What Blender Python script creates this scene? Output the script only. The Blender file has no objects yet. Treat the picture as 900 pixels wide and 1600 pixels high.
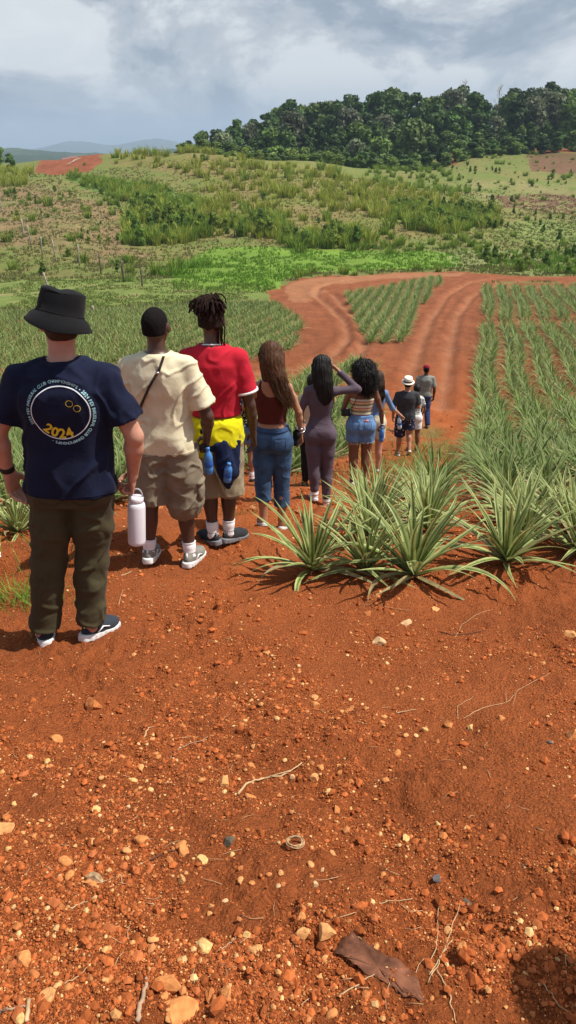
import bpy, math, random
import numpy as np
from mathutils import Vector, Matrix
from mathutils.bvhtree import BVHTree

R = math.radians
rng = np.random.default_rng(7)
random.seed(7)
SC = bpy.context.scene
COL = SC.collection
F_PX, CX, CY = 1156.0, 450.0, 800.0      # focal length and centre of the photograph, in its pixels
PITCH = math.atan((800 - 226) / F_PX)    # the camera looks down by this much
CP, SP = math.cos(PITCH), math.sin(PITCH)

# ------------------------------------------------------------------ noise
_T2 = rng.random((256, 256)).astype(np.float32)
_T3 = rng.random((32, 32, 32)).astype(np.float32)
def vn2(x, y, s=0):
    x = np.asarray(x, float) + s * 17.13; y = np.asarray(y, float) + s * 9.71
    xi = np.floor(x).astype(np.int64); yi = np.floor(y).astype(np.int64)
    fx = x - xi; fy = y - yi
    fx = fx * fx * fx * (fx * (fx * 6 - 15) + 10); fy = fy * fy * fy * (fy * (fy * 6 - 15) + 10)
    a = _T2[xi & 255, yi & 255]; b = _T2[(xi + 1) & 255, yi & 255]
    c = _T2[xi & 255, (yi + 1) & 255]; d = _T2[(xi + 1) & 255, (yi + 1) & 255]
    return (a + (b - a) * fx) * (1 - fy) + (c + (d - c) * fx) * fy
def fbm2(x, y, o=4, s=0):
    t = 0; a = .5; n = 0
    for i in range(o):
        t = t + a * (vn2(x, y, s + i) - .5) * 2; n += a; a *= .5; x = x * 2.03 + 1.7; y = y * 2.01 + 3.1
    return t / n
def vn3(p, s=0):
    q = p + s * 7.37
    i = np.floor(q).astype(np.int64); f = q - i; f = f * f * (3 - 2 * f); i = i & 31; j = (i + 1) & 31
    r = 0
    for a in (0, 1):
        for b in (0, 1):
            for c in (0, 1):
                w = (f[:, 0] if a else 1 - f[:, 0]) * (f[:, 1] if b else 1 - f[:, 1]) * (f[:, 2] if c else 1 - f[:, 2])
                r = r + w * _T3[(j if a else i)[:, 0], (j if b else i)[:, 1], (j if c else i)[:, 2]]
    return (r - .5) * 2
def fbm3(p, o=3, s=0):
    t = 0; a = .5
    for k in range(o):
        t = t + a * vn3(p, s + k); a *= .5; p = p * 2.02
    return t
def sstep(a, b, x):
    t = np.clip((x - a) / (b - a), 0, 1); return t * t * (3 - 2 * t)

# ------------------------------------------------------------------ tagging and linking
def tag(o, label=None, cat=None, group=None, kind=None):
    if label: o['label'] = label
    if cat: o['category'] = cat
    if group: o['group'] = group
    if kind: o['kind'] = kind
    return o
def link(name, data, parent=None, loc=None, rot=None, scale=None):
    o = bpy.data.objects.new(name, data); COL.objects.link(o)
    if parent is not None: o.parent = parent
    if loc is not None: o.location = loc
    if rot is not None: o.rotation_euler = rot
    if scale is not None: o.scale = (scale,) * 3 if isinstance(scale, (int, float)) else scale
    return o
def mesh_np(name, V, Fa, mat=None, smooth=True, cols=None, facecols=None, uv=None):
    """V (n,3); Fa (m,k) array or list of arrays of different k"""
    V = np.asarray(V, np.float32)
    if not isinstance(Fa, (list, tuple)): Fa = [Fa]
    Fa = [np.asarray(f, np.int32) for f in Fa if len(f)]
    me = bpy.data.meshes.new(name)
    me.vertices.add(len(V)); me.vertices.foreach_set('co', V.ravel())
    nl = sum(f.size for f in Fa); nf = sum(len(f) for f in Fa)
    me.loops.add(nl); me.loops.foreach_set('vertex_index', np.concatenate([f.ravel() for f in Fa]))
    tot = np.concatenate([np.full(len(f), f.shape[1], np.int32) for f in Fa])
    st = np.concatenate([[0], np.cumsum(tot)[:-1]]).astype(np.int32)
    me.polygons.add(nf); me.polygons.foreach_set('loop_start', st); me.polygons.foreach_set('loop_total', tot)
    me.polygons.foreach_set('use_smooth', np.full(nf, smooth, bool))
    me.update(calc_edges=True); me.validate()
    if cols is not None:
        a = me.color_attributes.new('Col', 'FLOAT_COLOR', 'POINT')
        c = np.ones((len(V), 4), np.float32); c[:, :3] = cols; a.data.foreach_set('color', c.ravel())
    if mat is not None: me.materials.append(mat)
    return me

class MB:
    """collects quads and tris of ONE mesh"""
    def __init__(s): s.v = []; s.q = []; s.t = []; s.n = 0; s.c = []
    def add(s, V, Q=None, T=None, col=None):
        V = np.asarray(V, float)
        if Q is not None and len(Q): s.q.append(np.asarray(Q) + s.n)
        if T is not None and len(T): s.t.append(np.asarray(T) + s.n)
        s.v.append(V); s.n += len(V)
        if col is not None: s.c.append(np.broadcast_to(np.asarray(col, float), (len(V), 3)))
    def tube(s, P, r, n=6, col=None, flat=1.0):
        P = np.asarray(P, float); m = len(P); r = np.broadcast_to(np.asarray(r, float), (m,))
        T = np.gradient(P, axis=0); T /= np.linalg.norm(T, axis=1)[:, None] + 1e-9
        up = np.array([0, 0, 1.0]) if abs(T[0][2]) < .9 else np.array([1.0, 0, 0])
        a = np.linspace(0, 2 * np.pi, n, endpoint=False); V = []
        A = np.cross(T[0], up); A /= np.linalg.norm(A)
        for i in range(m):
            A = A - T[i] * np.dot(A, T[i]); A /= np.linalg.norm(A) + 1e-9; B = np.cross(T[i], A)
            V.append(P[i] + r[i] * (np.cos(a)[:, None] * A + flat * np.sin(a)[:, None] * B))
        V = np.concatenate(V); Q = []
        for i in range(m - 1):
            for k in range(n):
                Q.append((i * n + k, i * n + (k + 1) % n, (i + 1) * n + (k + 1) % n, (i + 1) * n + k))
        c0 = len(V); V = np.concatenate([V, P[:1], P[-1:]])
        Tt = [(c0, (k + 1) % n, k) for k in range(n)] + [(c0 + 1, (m - 1) * n + k, (m - 1) * n + (k + 1) % n) for k in range(n)]
        s.add(V, Q, Tt, col)
    def lathe(s, prof, n=32, M=None, col=None, close=True):
        V = []; Q = []
        a = np.linspace(0, 2 * np.pi, n, endpoint=False)
        for (r, z) in prof: V.append(np.stack([r * np.cos(a), r * np.sin(a), np.full(n, z)], 1))
        V = np.concatenate(V); m = len(prof)
        for i in range(m - 1):
            for k in range(n): Q.append((i * n + k, i * n + (k + 1) % n, (i + 1) * n + (k + 1) % n, (i + 1) * n + k))
        T = []
        if close:
            c0 = len(V); V = np.concatenate([V, [[0, 0, prof[0][1]], [0, 0, prof[-1][1]]]])
            T = [(c0, (k + 1) % n, k) for k in range(n)] + [(c0 + 1, (m - 1) * n + k, (m - 1) * n + (k + 1) % n) for k in range(n)]
        if M is not None: V = V @ np.array(M)[:3, :3].T + np.array(M)[:3, 3]
        s.add(V, Q, T, col)
    def box(s, c, d, M=None, col=None):
        V = np.array([(x, y, z) for x in (-.5, .5) for y in (-.5, .5) for z in (-.5, .5)]) * d + c
        if M is not None: V = V @ np.array(M)[:3, :3].T + np.array(M)[:3, 3]
        s.add(V, [(0, 1, 3, 2), (4, 6, 7, 5), (0, 4, 5, 1), (2, 3, 7, 6), (0, 2, 6, 4), (1, 5, 7, 3)], None, col)
    def mesh(s, name, mat, smooth=True):
        V = np.concatenate(s.v); L = []
        if s.q: L.append(np.concatenate(s.q))
        if s.t: L.append(np.concatenate(s.t))
        return mesh_np(name, V, L, mat, smooth, cols=np.concatenate(s.c) if s.c else None)
    def build(s, name, mat, parent=None, smooth=True, **k):
        return link(name, s.mesh(name, mat, smooth), parent, **k)

# ------------------------------------------------------------------ materials
def lin(h):
    if isinstance(h, str):
        v = [int(h[i:i + 2], 16) / 255 for i in (0, 2, 4)]
        return tuple(((c + .055) / 1.055) ** 2.4 if c > .04045 else c / 12.92 for c in v)
    return tuple(h)
def material(name, col, rough=.8, var=.15, vscale=20, bump=0, bscale=80, spec=.3, attr=False, sheen=0, trans=0, objrand=0, sss=0,
             bdetail=4, metal=0, coat=0):
    m = bpy.data.materials.new(name); m.use_nodes = True; nt = m.node_tree; N = nt.nodes; L = nt.links
    b = N['Principled BSDF']; b.inputs['Roughness'].default_value = rough
    b.inputs['Specular IOR Level'].default_value = spec; b.inputs['Metallic'].default_value = metal
    if sheen: b.inputs['Sheen Weight'].default_value = sheen
    if coat: b.inputs['Coat Weight'].default_value = coat
    if sss: b.inputs['Subsurface Weight'].default_value = sss; b.inputs['Subsurface Radius'].default_value = (.01, .004, .002)
    tc = N.new('ShaderNodeTexCoord')
    if attr:
        src = N.new('ShaderNodeAttribute'); src.attribute_name = 'Col'; base = src.outputs['Color']
    else:
        src = N.new('ShaderNodeRGB'); src.outputs[0].default_value = (*lin(col), 1); base = src.outputs[0]
    nz = N.new('ShaderNodeTexNoise'); nz.inputs['Scale'].default_value = vscale; nz.inputs['Detail'].default_value = 5
    L.new(tc.outputs['Object'], nz.inputs['Vector'])
    mr = N.new('ShaderNodeMapRange'); mr.inputs['From Min'].default_value = .3; mr.inputs['From Max'].default_value = .7
    mr.inputs['To Min'].default_value = 1 - var; mr.inputs['To Max'].default_value = 1 + var
    L.new(nz.outputs['Fac'], mr.inputs['Value'])
    val = mr.outputs['Result']
    if objrand:
        oi = N.new('ShaderNodeObjectInfo'); m2 = N.new('ShaderNodeMapRange')
        m2.inputs['To Min'].default_value = 1 - objrand; m2.inputs['To Max'].default_value = 1 + objrand
        L.new(oi.outputs['Random'], m2.inputs['Value']); mm = N.new('ShaderNodeMath'); mm.operation = 'MULTIPLY'
        L.new(val, mm.inputs[0]); L.new(m2.outputs['Result'], mm.inputs[1]); val = mm.outputs[0]
    vm = N.new('ShaderNodeVectorMath'); vm.operation = 'SCALE'
    L.new(base, vm.inputs[0]); L.new(val, vm.inputs['Scale'])
    L.new(vm.outputs[0], b.inputs['Base Color'])
    if bump:
        n2 = N.new('ShaderNodeTexNoise'); n2.inputs['Scale'].default_value = bscale; n2.inputs['Detail'].default_value = bdetail
        L.new(tc.outputs['Object'], n2.inputs['Vector'])
        bp = N.new('ShaderNodeBump'); bp.inputs['Strength'].default_value = 1; bp.inputs['Distance'].default_value = bump
        L.new(n2.outputs['Fac'], bp.inputs['Height']); L.new(bp.outputs['Normal'], b.inputs['Normal'])
    if trans:
        t = N.new('ShaderNodeBsdfTranslucent'); L.new(vm.outputs[0], t.inputs['Color']); mx = N.new('ShaderNodeMixShader')
        mx.inputs[0].default_value = trans; L.new(b.outputs[0], mx.inputs[1]); L.new(t.outputs[0], mx.inputs[2])
        L.new(mx.outputs[0], N['Material Output'].inputs['Surface'])
    return m
# ------------------------------------------------------------------ the lie of the land
def z_at(D, py): return -D * math.tan(PITCH + math.atan((py - 800) / F_PX))
def pchip(xs, ys):
    xs = np.array(xs, float); ys = np.array(ys, float); h = np.diff(xs); d = np.diff(ys) / h
    m = np.zeros_like(xs); m[0] = d[0]; m[-1] = d[-1]
    for i in range(1, len(xs) - 1):
        if d[i - 1] * d[i] > 0:
            w1 = 2 * h[i] + h[i - 1]; w2 = h[i] + 2 * h[i - 1]; m[i] = (w1 + w2) / (w1 / d[i - 1] + w2 / d[i])
    def f(x):
        x = np.clip(x, xs[0], xs[-1]); k = np.clip(np.searchsorted(xs, x) - 1, 0, len(xs) - 2)
        t = (x - xs[k]) / h[k]; t2 = t * t; t3 = t2 * t
        return (2 * t3 - 3 * t2 + 1) * ys[k] + (t3 - 2 * t2 + t) * h[k] * m[k] + (-2 * t3 + 3 * t2) * ys[k + 1] + (t3 - t2) * h[k] * m[k + 1]
    return f
NEAR = [(-6, -.7), (-3, -.95), (0, -1.45), (.9, -1.63), (2, -1.97), (3.3, -2.41), (4.6, -2.69), (5.2, -2.80), (5.8, -3.02), (7.4, -3.52),
        (8.9, -4.0), (12, -5.05), (15, -6.05), (20.6, -7.5), (28, -8.5), (35, -9.2), (45, -10.1), (60, -11.2), (75, -12.1)]
COLS = {  # photo column -> (distance, photo row of the ground there), hill shapes beyond the valley
    -900: [(110, 372), (150, 320), (200, 280), (240, 262)],
    0: [(82, 434), (110, 374), (150, 315), (200, 272), (235, 257)],
    80: [(82, 434), (110, 374), (150, 312), (195, 272), (230, 248)],
    150: [(82, 434), (105, 392), (135, 345), (165, 300), (200, 265), (232, 240)],
    300: [(85, 428), (102, 400), (125, 358), (150, 318), (180, 280), (212, 240)],
    450: [(88, 425), (105, 395), (130, 345), (160, 300), (190, 268), (215, 250)],
    600: [(88, 426), (110, 388), (140, 340), (170, 305), (200, 280), (225, 268)],
    750: [(86, 428), (110, 395), (140, 355), (180, 312), (220, 278), (255, 250), (280, 238)],
    900: [(86, 430), (110, 402), (140, 370), (180, 328), (220, 290), (260, 255), (292, 234)],
    1800: [(86, 430), (110, 402), (140, 370), (180, 328), (220, 290), (260, 255), (292, 234)],
}
AFTER = {  # heights beyond each crest (metres relative to the camera)
    -900: [(330, -14), (600, -30), (1500, -55), (9000, -70)],
    0: [(330, -14), (600, -30), (1500, -55), (9000, -70)],
    80: [(330, -14), (600, -30), (1500, -55), (9000, -70)],
    150: [(330, -14), (600, -30), (1500, -55), (9000, -70)],
    300: [(260, -7), (330, -6), (420, -10), (700, -30), (1500, -55), (9000, -70)],
    450: [(245, -7), (290, -4), (370, 1), (450, 0), (700, -25), (1500, -55), (9000, -70)],
    600: [(250, -9), (290, -4), (370, 5), (450, 5), (700, -20), (1500, -55), (9000, -70)],
    750: [(320, 1), (370, 6), (450, 6), (700, -20), (1500, -55), (9000, -70)],
    900: [(330, 2), (370, 7), (450, 6), (700, -20), (1500, -55), (9000, -70)],
    1800: [(330, 2), (370, 7), (450, 6), (700, -20), (1500, -55), (9000, -70)],
}
_cx = np.array(sorted(COLS)); _ld = np.linspace(math.log(75), math.log(9000), 500); _tab = []
for c in _cx:
    pts = NEAR[-3:] + [(D, z_at(D, py)) for D, py in COLS[c]] + AFTER[c]
    f = pchip([p[0] for p in pts], [p[1] for p in pts]); _tab.append(f(np.exp(_ld)))
_tab = np.array(_tab)
_near = pchip([p[0] for p in NEAR], [p[1] for p in NEAR])
def macro(x, y):
    x = np.asarray(x, float); y = np.asarray(y, float); x, y = np.broadcast_arrays(x, y)
    z = _near(np.minimum(y, 75.0))
    col = CX + 1290.0 * x / np.maximum(y, 5)
    ci = np.clip(col, _cx[0], _cx[-1] - 1e-3); k = np.clip(np.searchsorted(_cx, ci, side='right') - 1, 0, len(_cx) - 2)
    t = (ci - _cx[k]) / (_cx[k + 1] - _cx[k]); t = t * t * (3 - 2 * t) * .6 + t * .4
    li = np.clip((np.log(np.maximum(y, 75.0)) - _ld[0]) / (_ld[1] - _ld[0]), 0, len(_ld) - 1.001); l0 = li.astype(int); lf = li - l0
    A = _tab[k, l0] * (1 - lf) + _tab[k, l0 + 1] * lf; B = _tab[k + 1, l0] * (1 - lf) + _tab[k + 1, l0 + 1] * lf
    z = np.where(y > 75, A * (1 - t) + B * t, z)
    far = sstep(30, 110, y)
    z = z + far * (.9 * fbm2(x / 28, y / 28, 3, 3) + .25 * fbm2(x / 6, y / 6, 3, 5)) * (1 + 2 * sstep(250, 600, y))
    vf = sstep(500, 1500, y)
    z = z + vf * 14 * np.maximum(fbm2(x / 420, y / 420, 4, 8) + .1, -.3)
    # far ridges and the two blue mountains
    z = z + 66 * np.exp(-((y - 2300) / 500) ** 2) * (.72 + .3 * fbm2(x / 300, 1.3, 4, 21)) * sstep(1500, 2000, y)
    z = z + 22 * np.exp(-((x + 620) / 150) ** 2 - ((y - 1700) / 260) ** 2)
    for mx, my, mh, mw in ((-2050, 8000, 84, 260), (-1660, 8000, 22, 400), (-1370, 8200, 88, 300), (-1080, 8200, 50, 260), (-2500, 8200, 20, 500)):
        z = z + mh * np.exp(-np.abs((x - mx) / mw) ** 2.0 - ((y - my) / 700) ** 2)
    # close by: the eroded path the line of people follows
    nr = 1 - sstep(18, 45, y)
    z = z + nr * (.045 * fbm2(x * 1.1, y * 1.1, 3, 30) + .0)
    return z
def seg_dist(x, y, P):
    d = np.full(np.shape(x), 1e9)
    for (ax, ay), (bx, by) in zip(P[:-1], P[1:]):
        vx, vy = bx - ax, by - ay; t = np.clip(((x - ax) * vx + (y - ay) * vy) / (vx * vx + vy * vy + 1e-9), 0, 1)
        d = np.minimum(d, np.hypot(x - ax - t * vx, y - ay - t * vy))
    return d
def inpoly(x, y, P):
    c = np.zeros(np.shape(x), bool); n = len(P)
    for i in range(n):
        x1, y1 = P[i]; x2, y2 = P[(i + 1) % n]
        if y1 == y2: continue
        c ^= ((y1 > y) != (y2 > y)) & (x < (x2 - x1) * (y - y1) / (y2 - y1) + x1)
    return c
_Dg = np.concatenate([np.geomspace(.5, 9000, 3000)])
def hit(px, py, f=None):
    """the point of the ground seen at a pixel of the photograph"""
    u = (px - CX) / F_PX; v = (CY - py) / F_PX
    dy = CP + v * SP; dz = -SP + v * CP
    X = u / dy * _Dg; Z = dz / dy * _Dg
    g = macro(X, _Dg); s = np.where(Z < g)[0]
    i = s[0] if len(s) else len(_Dg) - 1
    if i == 0: return X[0], _Dg[0]
    a = (Z[i - 1] - g[i - 1]) / ((Z[i - 1] - g[i - 1]) - (Z[i] - g[i]) + 1e-12)
    D = _Dg[i - 1] + a * (_Dg[i] - _Dg[i - 1]); return u / dy * D, D
def W(pts): return [tuple(map(float, hit(*p))) for p in pts]
def proj(x, y, z):
    dep = y * CP - z * SP; up = y * SP + z * CP
    return CX + F_PX * x / dep, CY - F_PX * up / dep
# wheel tracks and regions, outlined on the ground
TRACKS = [W(p) for p in (
    [(618, 690), (628, 640), (640, 590), (655, 545), (672, 500), (698, 462), (735, 441), (790, 433), (900, 432)],
    [(690, 640), (697, 590), (703, 540), (714, 495), (738, 463), (775, 446), (830, 437)],
    [(400, 585), (470, 575), (520, 555), (543, 530), (540, 505), (515, 480), (492, 462), (500, 447), (560, 436), (660, 429)],
    [(500, 600), (560, 560), (572, 530), (560, 500), (532, 475), (520, 460)],
)]
ROAD = [W(p) for p in (
    [(425, 455), (450, 440), (500, 431), (600, 427), (700, 424), (800, 431), (960, 432), (960, 441), (760, 441), (742, 452), (735, 475), (728, 560),
     (716, 640), (706, 720), (560, 760), (585, 700), (590, 640), (590, 575), (540, 560), (470, 583), (380, 600), (380, 575), (430, 560), (462, 540), (476, 520), (470, 500), (445, 483), (430, 470)],
)]
WEDGE = W([(540, 462), (600, 452), (684, 434), (690, 442), (655, 485), (628, 538), (575, 538), (556, 500)])
FIELD_L = W([(-420, 494), (120, 490), (300, 480), (430, 476), (466, 500), (474, 522), (458, 545), (420, 562), (370, 575), (-420, 590)])
FIELD_M = W([(-420, 585), (200, 590), (330, 590), (400, 600), (470, 586), (548, 562), (588, 580), (588, 640), (575, 700), (540, 742), (440, 745), (300, 745), (-420, 800)])
FIELD_L2 = [(-6.5, 4.9), (-2.15, 5.1), (-1.75, 7.2), (-1.3, 9.5), (-14, 14)]
LAWN = W([(270, 432), (300, 405), (340, 385), (470, 388), (560, 392), (640, 393), (720, 400), (720, 418), (600, 421), (500, 425), (440, 440), (430, 458), (270, 452)])
LAWN2 = W([(-420, 440), (100, 436), (270, 435), (430, 450), (420, 470), (300, 473), (150, 482), (-420, 485)])
KNOLL = W([(48, 270), (60, 258), (95, 247), (140, 242), (160, 243), (160, 252), (140, 268), (90, 274)])
CANE = W([(165, 246), (290, 236), (400, 250), (520, 266), (650, 300), (770, 318), (780, 345), (770, 368), (640, 372), (560, 386), (450, 385), (380, 372), (300, 378), (200, 385), (190, 345),
          (215, 325), (170, 300), (240, 300), (330, 290), (300, 275), (190, 262)])
GREENBAND = W([(100, 277), (160, 275), (250, 292), (330, 318), (300, 345), (200, 318), (130, 292)])
BROWN1 = W([(-420, 285), (90, 290), (190, 330), (190, 385), (240, 400), (150, 412), (60, 390), (-420, 375)])
PLOUGH = W([(822, 240), (960, 238), (960, 270), (830, 268)])
PLOUGH2 = W([(775, 306), (830, 303), (960, 303), (960, 338), (880, 336), (790, 324)])
REDR = W([(690, 238), (740, 236), (800, 234), (840, 232), (900, 232), (900, 238), (780, 240), (745, 243), (710, 258), (680, 256)])
FRESHR = W([(800, 345), (960, 340), (960, 385), (800, 372)])
SCRUB = W([(700, 392), (960, 388), (960, 430), (800, 428), (720, 420)])
PALE = W([(700, 285), (830, 285), (960, 280), (960, 300), (790, 304), (760, 318), (700, 300)])
FIELD_R = W([(722, 512), (738, 442), (1300, 442), (1300, 512)])
def soilness(x, y):
    """1 on bare red soil, 0 under grass"""
    j = sstep(20, 60, y); xx = x + j * 1.2 * fbm2(x / 3, y / 3, 3, 11); yy = y + j * 1.2 * fbm2(x / 3, y / 3, 3, 14)
    s = (y < 52.5).astype(float)
    for P in (WEDGE, *ROAD, KNOLL, REDR, FIELD_R): s = np.maximum(s, inpoly(xx, yy, P))
    return s
_fr = random.Random(3); FOOTPRINTS = []
for _i in range(26):
    _t = _fr.random(); _a = _fr.gauss(.25, .25); FOOTPRINTS.append((-1.0 + 1.5 * _t + _fr.gauss(0, .32), 2.7 + 4.6 * _t + _fr.gauss(0, .3), math.cos(_a), math.sin(_a)))
def H(x, y):
    x = np.asarray(x, float); y = np.asarray(y, float); x, y = np.broadcast_arrays(x, y)
    z = macro(x, y)
    n1 = 1 - sstep(25, 60, y); n2 = 1 - sstep(10, 25, y)
    z = z + n1 * .034 * fbm2(x * 3.0, y * 3.0, 4, 40)
    rough = .45 + .9 * sstep(-.25, .35, fbm2(x * .9, y * .9, 2, 44))      # smoother trodden strips, rougher cloddy ones
    z = z + n2 * rough * (.032 * np.maximum(fbm2(x * 8, y * 8, 3, 50), -.25) + .012 * fbm2(x * 30, y * 30, 3, 55))
    # eroded ledge beside the path, behind the first people
    e = seg_dist(x, y, [(-2.2, 4.35), (-1.1, 4.9), (-.5, 5.6), (.1, 6.6), (.7, 8.2)]) + .1 * fbm2(x * 4, y * 4, 3, 60)
    z = z - .12 * np.exp(-(e / .11) ** 2) + .04 * np.exp(-((e - .25) / .12) ** 2)
    e = seg_dist(x, y, [(-.9, 3.5), (-.1, 4.5), (.35, 6.0), (1.0, 8.4)]) + .1 * fbm2(x * 4, y * 4, 3, 62)
    z = z - .035 * np.exp(-(e / .2) ** 2)
    z = z + sstep(14, 24, y) * (1 - sstep(70, 95, y)) * .05 * np.abs(fbm2(x * 2.6, y * 1.6, 3, 58))
    m_ = (y > 1.5) & (y < 9)
    if m_.any():
        dz_ = np.zeros(x.shape); xm, ym = x[m_], y[m_]; q_ = np.zeros(xm.shape)
        for fx_, fy_, ca_, sa_ in FOOTPRINTS:
            u_ = (xm - fx_) * ca_ - (ym - fy_) * sa_; v_ = (xm - fx_) * sa_ + (ym - fy_) * ca_; r_ = np.sqrt((u_ / .052) ** 2 + (v_ / .14) ** 2)
            q_ += -.020 * (1 - sstep(.7, 1.05, r_)) + .010 * np.exp(-((r_ - 1.25) / .2) ** 2) + .003 * np.sin(v_ * 260) * (r_ < .8)
        dz_[m_] = q_; z = z + dz_
    for T in TRACKS:
        d = seg_dist(x, y, T); z = z - .11 * np.exp(-(d / .3) ** 2) + (.06 + .05 * fbm2(x * 1.5, y * 1.5, 3, 66)) * np.exp(-((d - .55) / .25) ** 2)
    return z
def Hs(x, y): return float(H(np.array([x]), np.array([y]))[0])

SOIL = np.array([.365, .100, .029])
def build_ground():
    t = np.concatenate([-np.geomspace(6, .64, 40)[:-1], np.linspace(-.62, .62, 660), np.geomspace(.64, 6, 40)[1:]])
    ys = [-2.3]; 
    while ys[-1] < 9500:
        y = ys[-1]; step = .006 * (y + 1.2) if 0 < y < 20 else (.011 * (y + .9) if y < 300 else .03 * y)
        if y <= 0: step = .1 if y < -.15 else .02
        ys.append(y + step)
    ys = np.array(ys)
    Y, T = np.meshgrid(ys, t, indexing='ij'); X = (Y + 2.5) * T
    Z = H(X, Y); nr, nc = X.shape
    x, y = X.ravel(), Y.ravel()
    n1 = fbm2(x / 7, y / 7, 4, 70)[:, None]; n2 = fbm2(x / 1.7, y / 1.7, 4, 75)[:, None]; n3 = fbm2(x / 30, y / 30, 3, 77)[:, None]
    def mixc(a, b, f): return a * (1 - f) + b * f
    soil = SOIL * (1 + .26 * n2 + .14 * n1)
    soil = mixc(soil, np.array([.38, .135, .055]), .5 * sstep(.1, .7, n2) * (y[:, None] > 0))
    dry = np.array([.195, .175, .06]); grn = np.array([.13, .175, .038]); brn = np.array([.18, .125, .055]); olv = np.array([.155, .17, .05])
    g = mixc(dry, grn, sstep(-.45, .45, n1)); g = mixc(g, brn, .6 * sstep(.05, .5, n2 + n3 * .5)); g = mixc(g, olv, .4)
    xx = x + 1.6 * fbm2(x / 4, y / 4, 3, 81); yy = y + 2.2 * fbm2(x / 4, y / 4, 3, 84)
    def reg(P, c, f=1.0, jit=True):
        nonlocal g
        m = (inpoly(xx, yy, P) if jit else inpoly(x, y, P)).astype(float)[:, None] * f; g = mixc(g, c, m)
    v1 = (1 + .25 * n2)
    reg(CANE, mixc(np.array([.20, .155, .06]), np.array([.16, .175, .042]), sstep(-.4, .4, n1)) * v1, .85)
    reg(BROWN1, mixc(np.array([.215, .15, .075]), np.array([.175, .165, .06]), sstep(-.3, .6, n1)) * v1, .95)
    reg(GREENBAND, np.array([.10, .17, .035]) * v1, .8)
    reg(LAWN2, mixc(np.array([.165, .215, .055]), np.array([.22, .20, .08]), sstep(.15, .6, n2)) * v1, .95)
    reg(LAWN, np.array([.15, .245, .035]) * (1 + .3 * n1), .95)
    reg(PALE, mixc(np.array([.22, .20, .085]), np.array([.14, .18, .045]), sstep(-.3, .4, n1)) * v1, .7)
    reg(SCRUB, np.array([.21, .24, .09]) * v1, .7)
    reg(FRESHR, np.array([.17, .22, .06]) * v1, .8)
    reg(PLOUGH, np.array([.15, .07, .045]) * v1, .85)
    reg(PLOUGH2, mixc(np.array([.15, .075, .05]), np.array([.2, .19, .07]), sstep(.0, .4, n2)) * v1, .9)
    fw = sstep(240, 330, y)[:, None] * (CX + 1290 * x / np.maximum(y, 5) > 270)[:, None]
    g = mixc(g, np.array([.06, .075, .02]), fw)
    fh = sstep(330, 700, y)[:, None]; g = mixc(g, mixc(np.array([.030, .052, .022]), np.array([.06, .085, .035]), sstep(.1, .5, fbm2(x / 90, y / 90, 3, 90)[:, None])), fh)
    s = soilness(x, y)[:, None]
    # weeds and straw worn into the soil near the track
    wd = np.exp(-(seg_dist(x, y, [(1.0, 9.5), (2.0, 12), (3.0, 15.0), (4.5, 20)]) / .9) ** 2)[:, None] * sstep(-.2, .4, n2)
    s2 = np.clip(s - .55 * wd, 0, 1)
    soil = mixc(soil, np.array([.20, .17, .06]), wd * .6)
    soil = mixc(soil, np.array([.225, .080, .037]) * (1 + .35 * fbm2(x * 1.4, y * .7, 4, 98)[:, None]), .85 * sstep(18, 40, y)[:, None])
    for T_ in TRACKS: soil = mixc(soil, np.array([.37, .165, .085]), (.75 * np.exp(-((seg_dist(x, y, T_) + .18 * fbm2(x * 1.2, y * 1.2, 3, 95)) / .27) ** 2) * (.75 + .5 * fbm2(x * 2, y * .8, 3, 97)))[:, None])
    m = inpoly(xx, yy, W([(440, 452), (500, 434), (600, 428), (720, 426), (720, 432), (600, 436), (520, 445), (500, 470), (460, 470)])).astype(float)[:, None]
    soil = mixc(soil, np.array([.42, .22, .11]), .4 * m)
    kn = inpoly(x, y, KNOLL)[:, None]; soil = np.where(kn, np.array([.23, .075, .036]) * (1 + .3 * n2), soil)
    c = mixc(g, soil, s2)
    idx = np.arange(nr * nc).reshape(nr, nc)
    Q = np.stack([idx[:-1, :-1], idx[:-1, 1:], idx[1:, 1:], idx[1:, :-1]], -1).reshape(-1, 4)
    m = bpy.data.materials.new('ground_soil_and_grass'); m.use_nodes = True; nt = m.node_tree; N = nt.nodes; L = nt.links
    b = N['Principled BSDF']; b.inputs['Roughness'].default_value = .95; b.inputs['Specular IOR Level'].default_value = .12
    at = N.new('ShaderNodeAttribute'); at.attribute_name = 'Col'; tc = N.new('ShaderNodeTexCoord')
    def noise(sc, det, rg=.6):
        n = N.new('ShaderNodeTexNoise'); n.inputs['Scale'].default_value = sc; n.inputs['Detail'].default_value = det; n.inputs['Roughness'].default_value = rg
        L.new(tc.outputs['Object'], n.inputs['Vector']); return n
    nA = noise(45, 8, .7); nB = noise(1.3, 6); mr = N.new('ShaderNodeMapRange'); mr.inputs['From Min'].default_value = .3; mr.inputs['From Max'].default_value = .7
    mr.inputs['To Min'].default_value = .68; mr.inputs['To Max'].default_value = 1.3; L.new(nA.outputs['Fac'], mr.inputs['Value'])
    mr2 = N.new('ShaderNodeMapRange'); mr2.inputs['From Min'].default_value = .3; mr2.inputs['From Max'].default_value = .7
    mr2.inputs['To Min'].default_value = .85; mr2.inputs['To Max'].default_value = 1.15; L.new(nB.outputs['Fac'], mr2.inputs['Value'])
    mu = N.new('ShaderNodeMath'); mu.operation = 'MULTIPLY'; L.new(mr.outputs[0], mu.inputs[0]); L.new(mr2.outputs[0], mu.inputs[1])
    vm = N.new('ShaderNodeVectorMath'); vm.operation = 'SCALE'; L.new(at.outputs['Color'], vm.inputs[0]); L.new(mu.outputs[0], vm.inputs['Scale'])
    L.new(vm.outputs[0], b.inputs['Base Color'])
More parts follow.
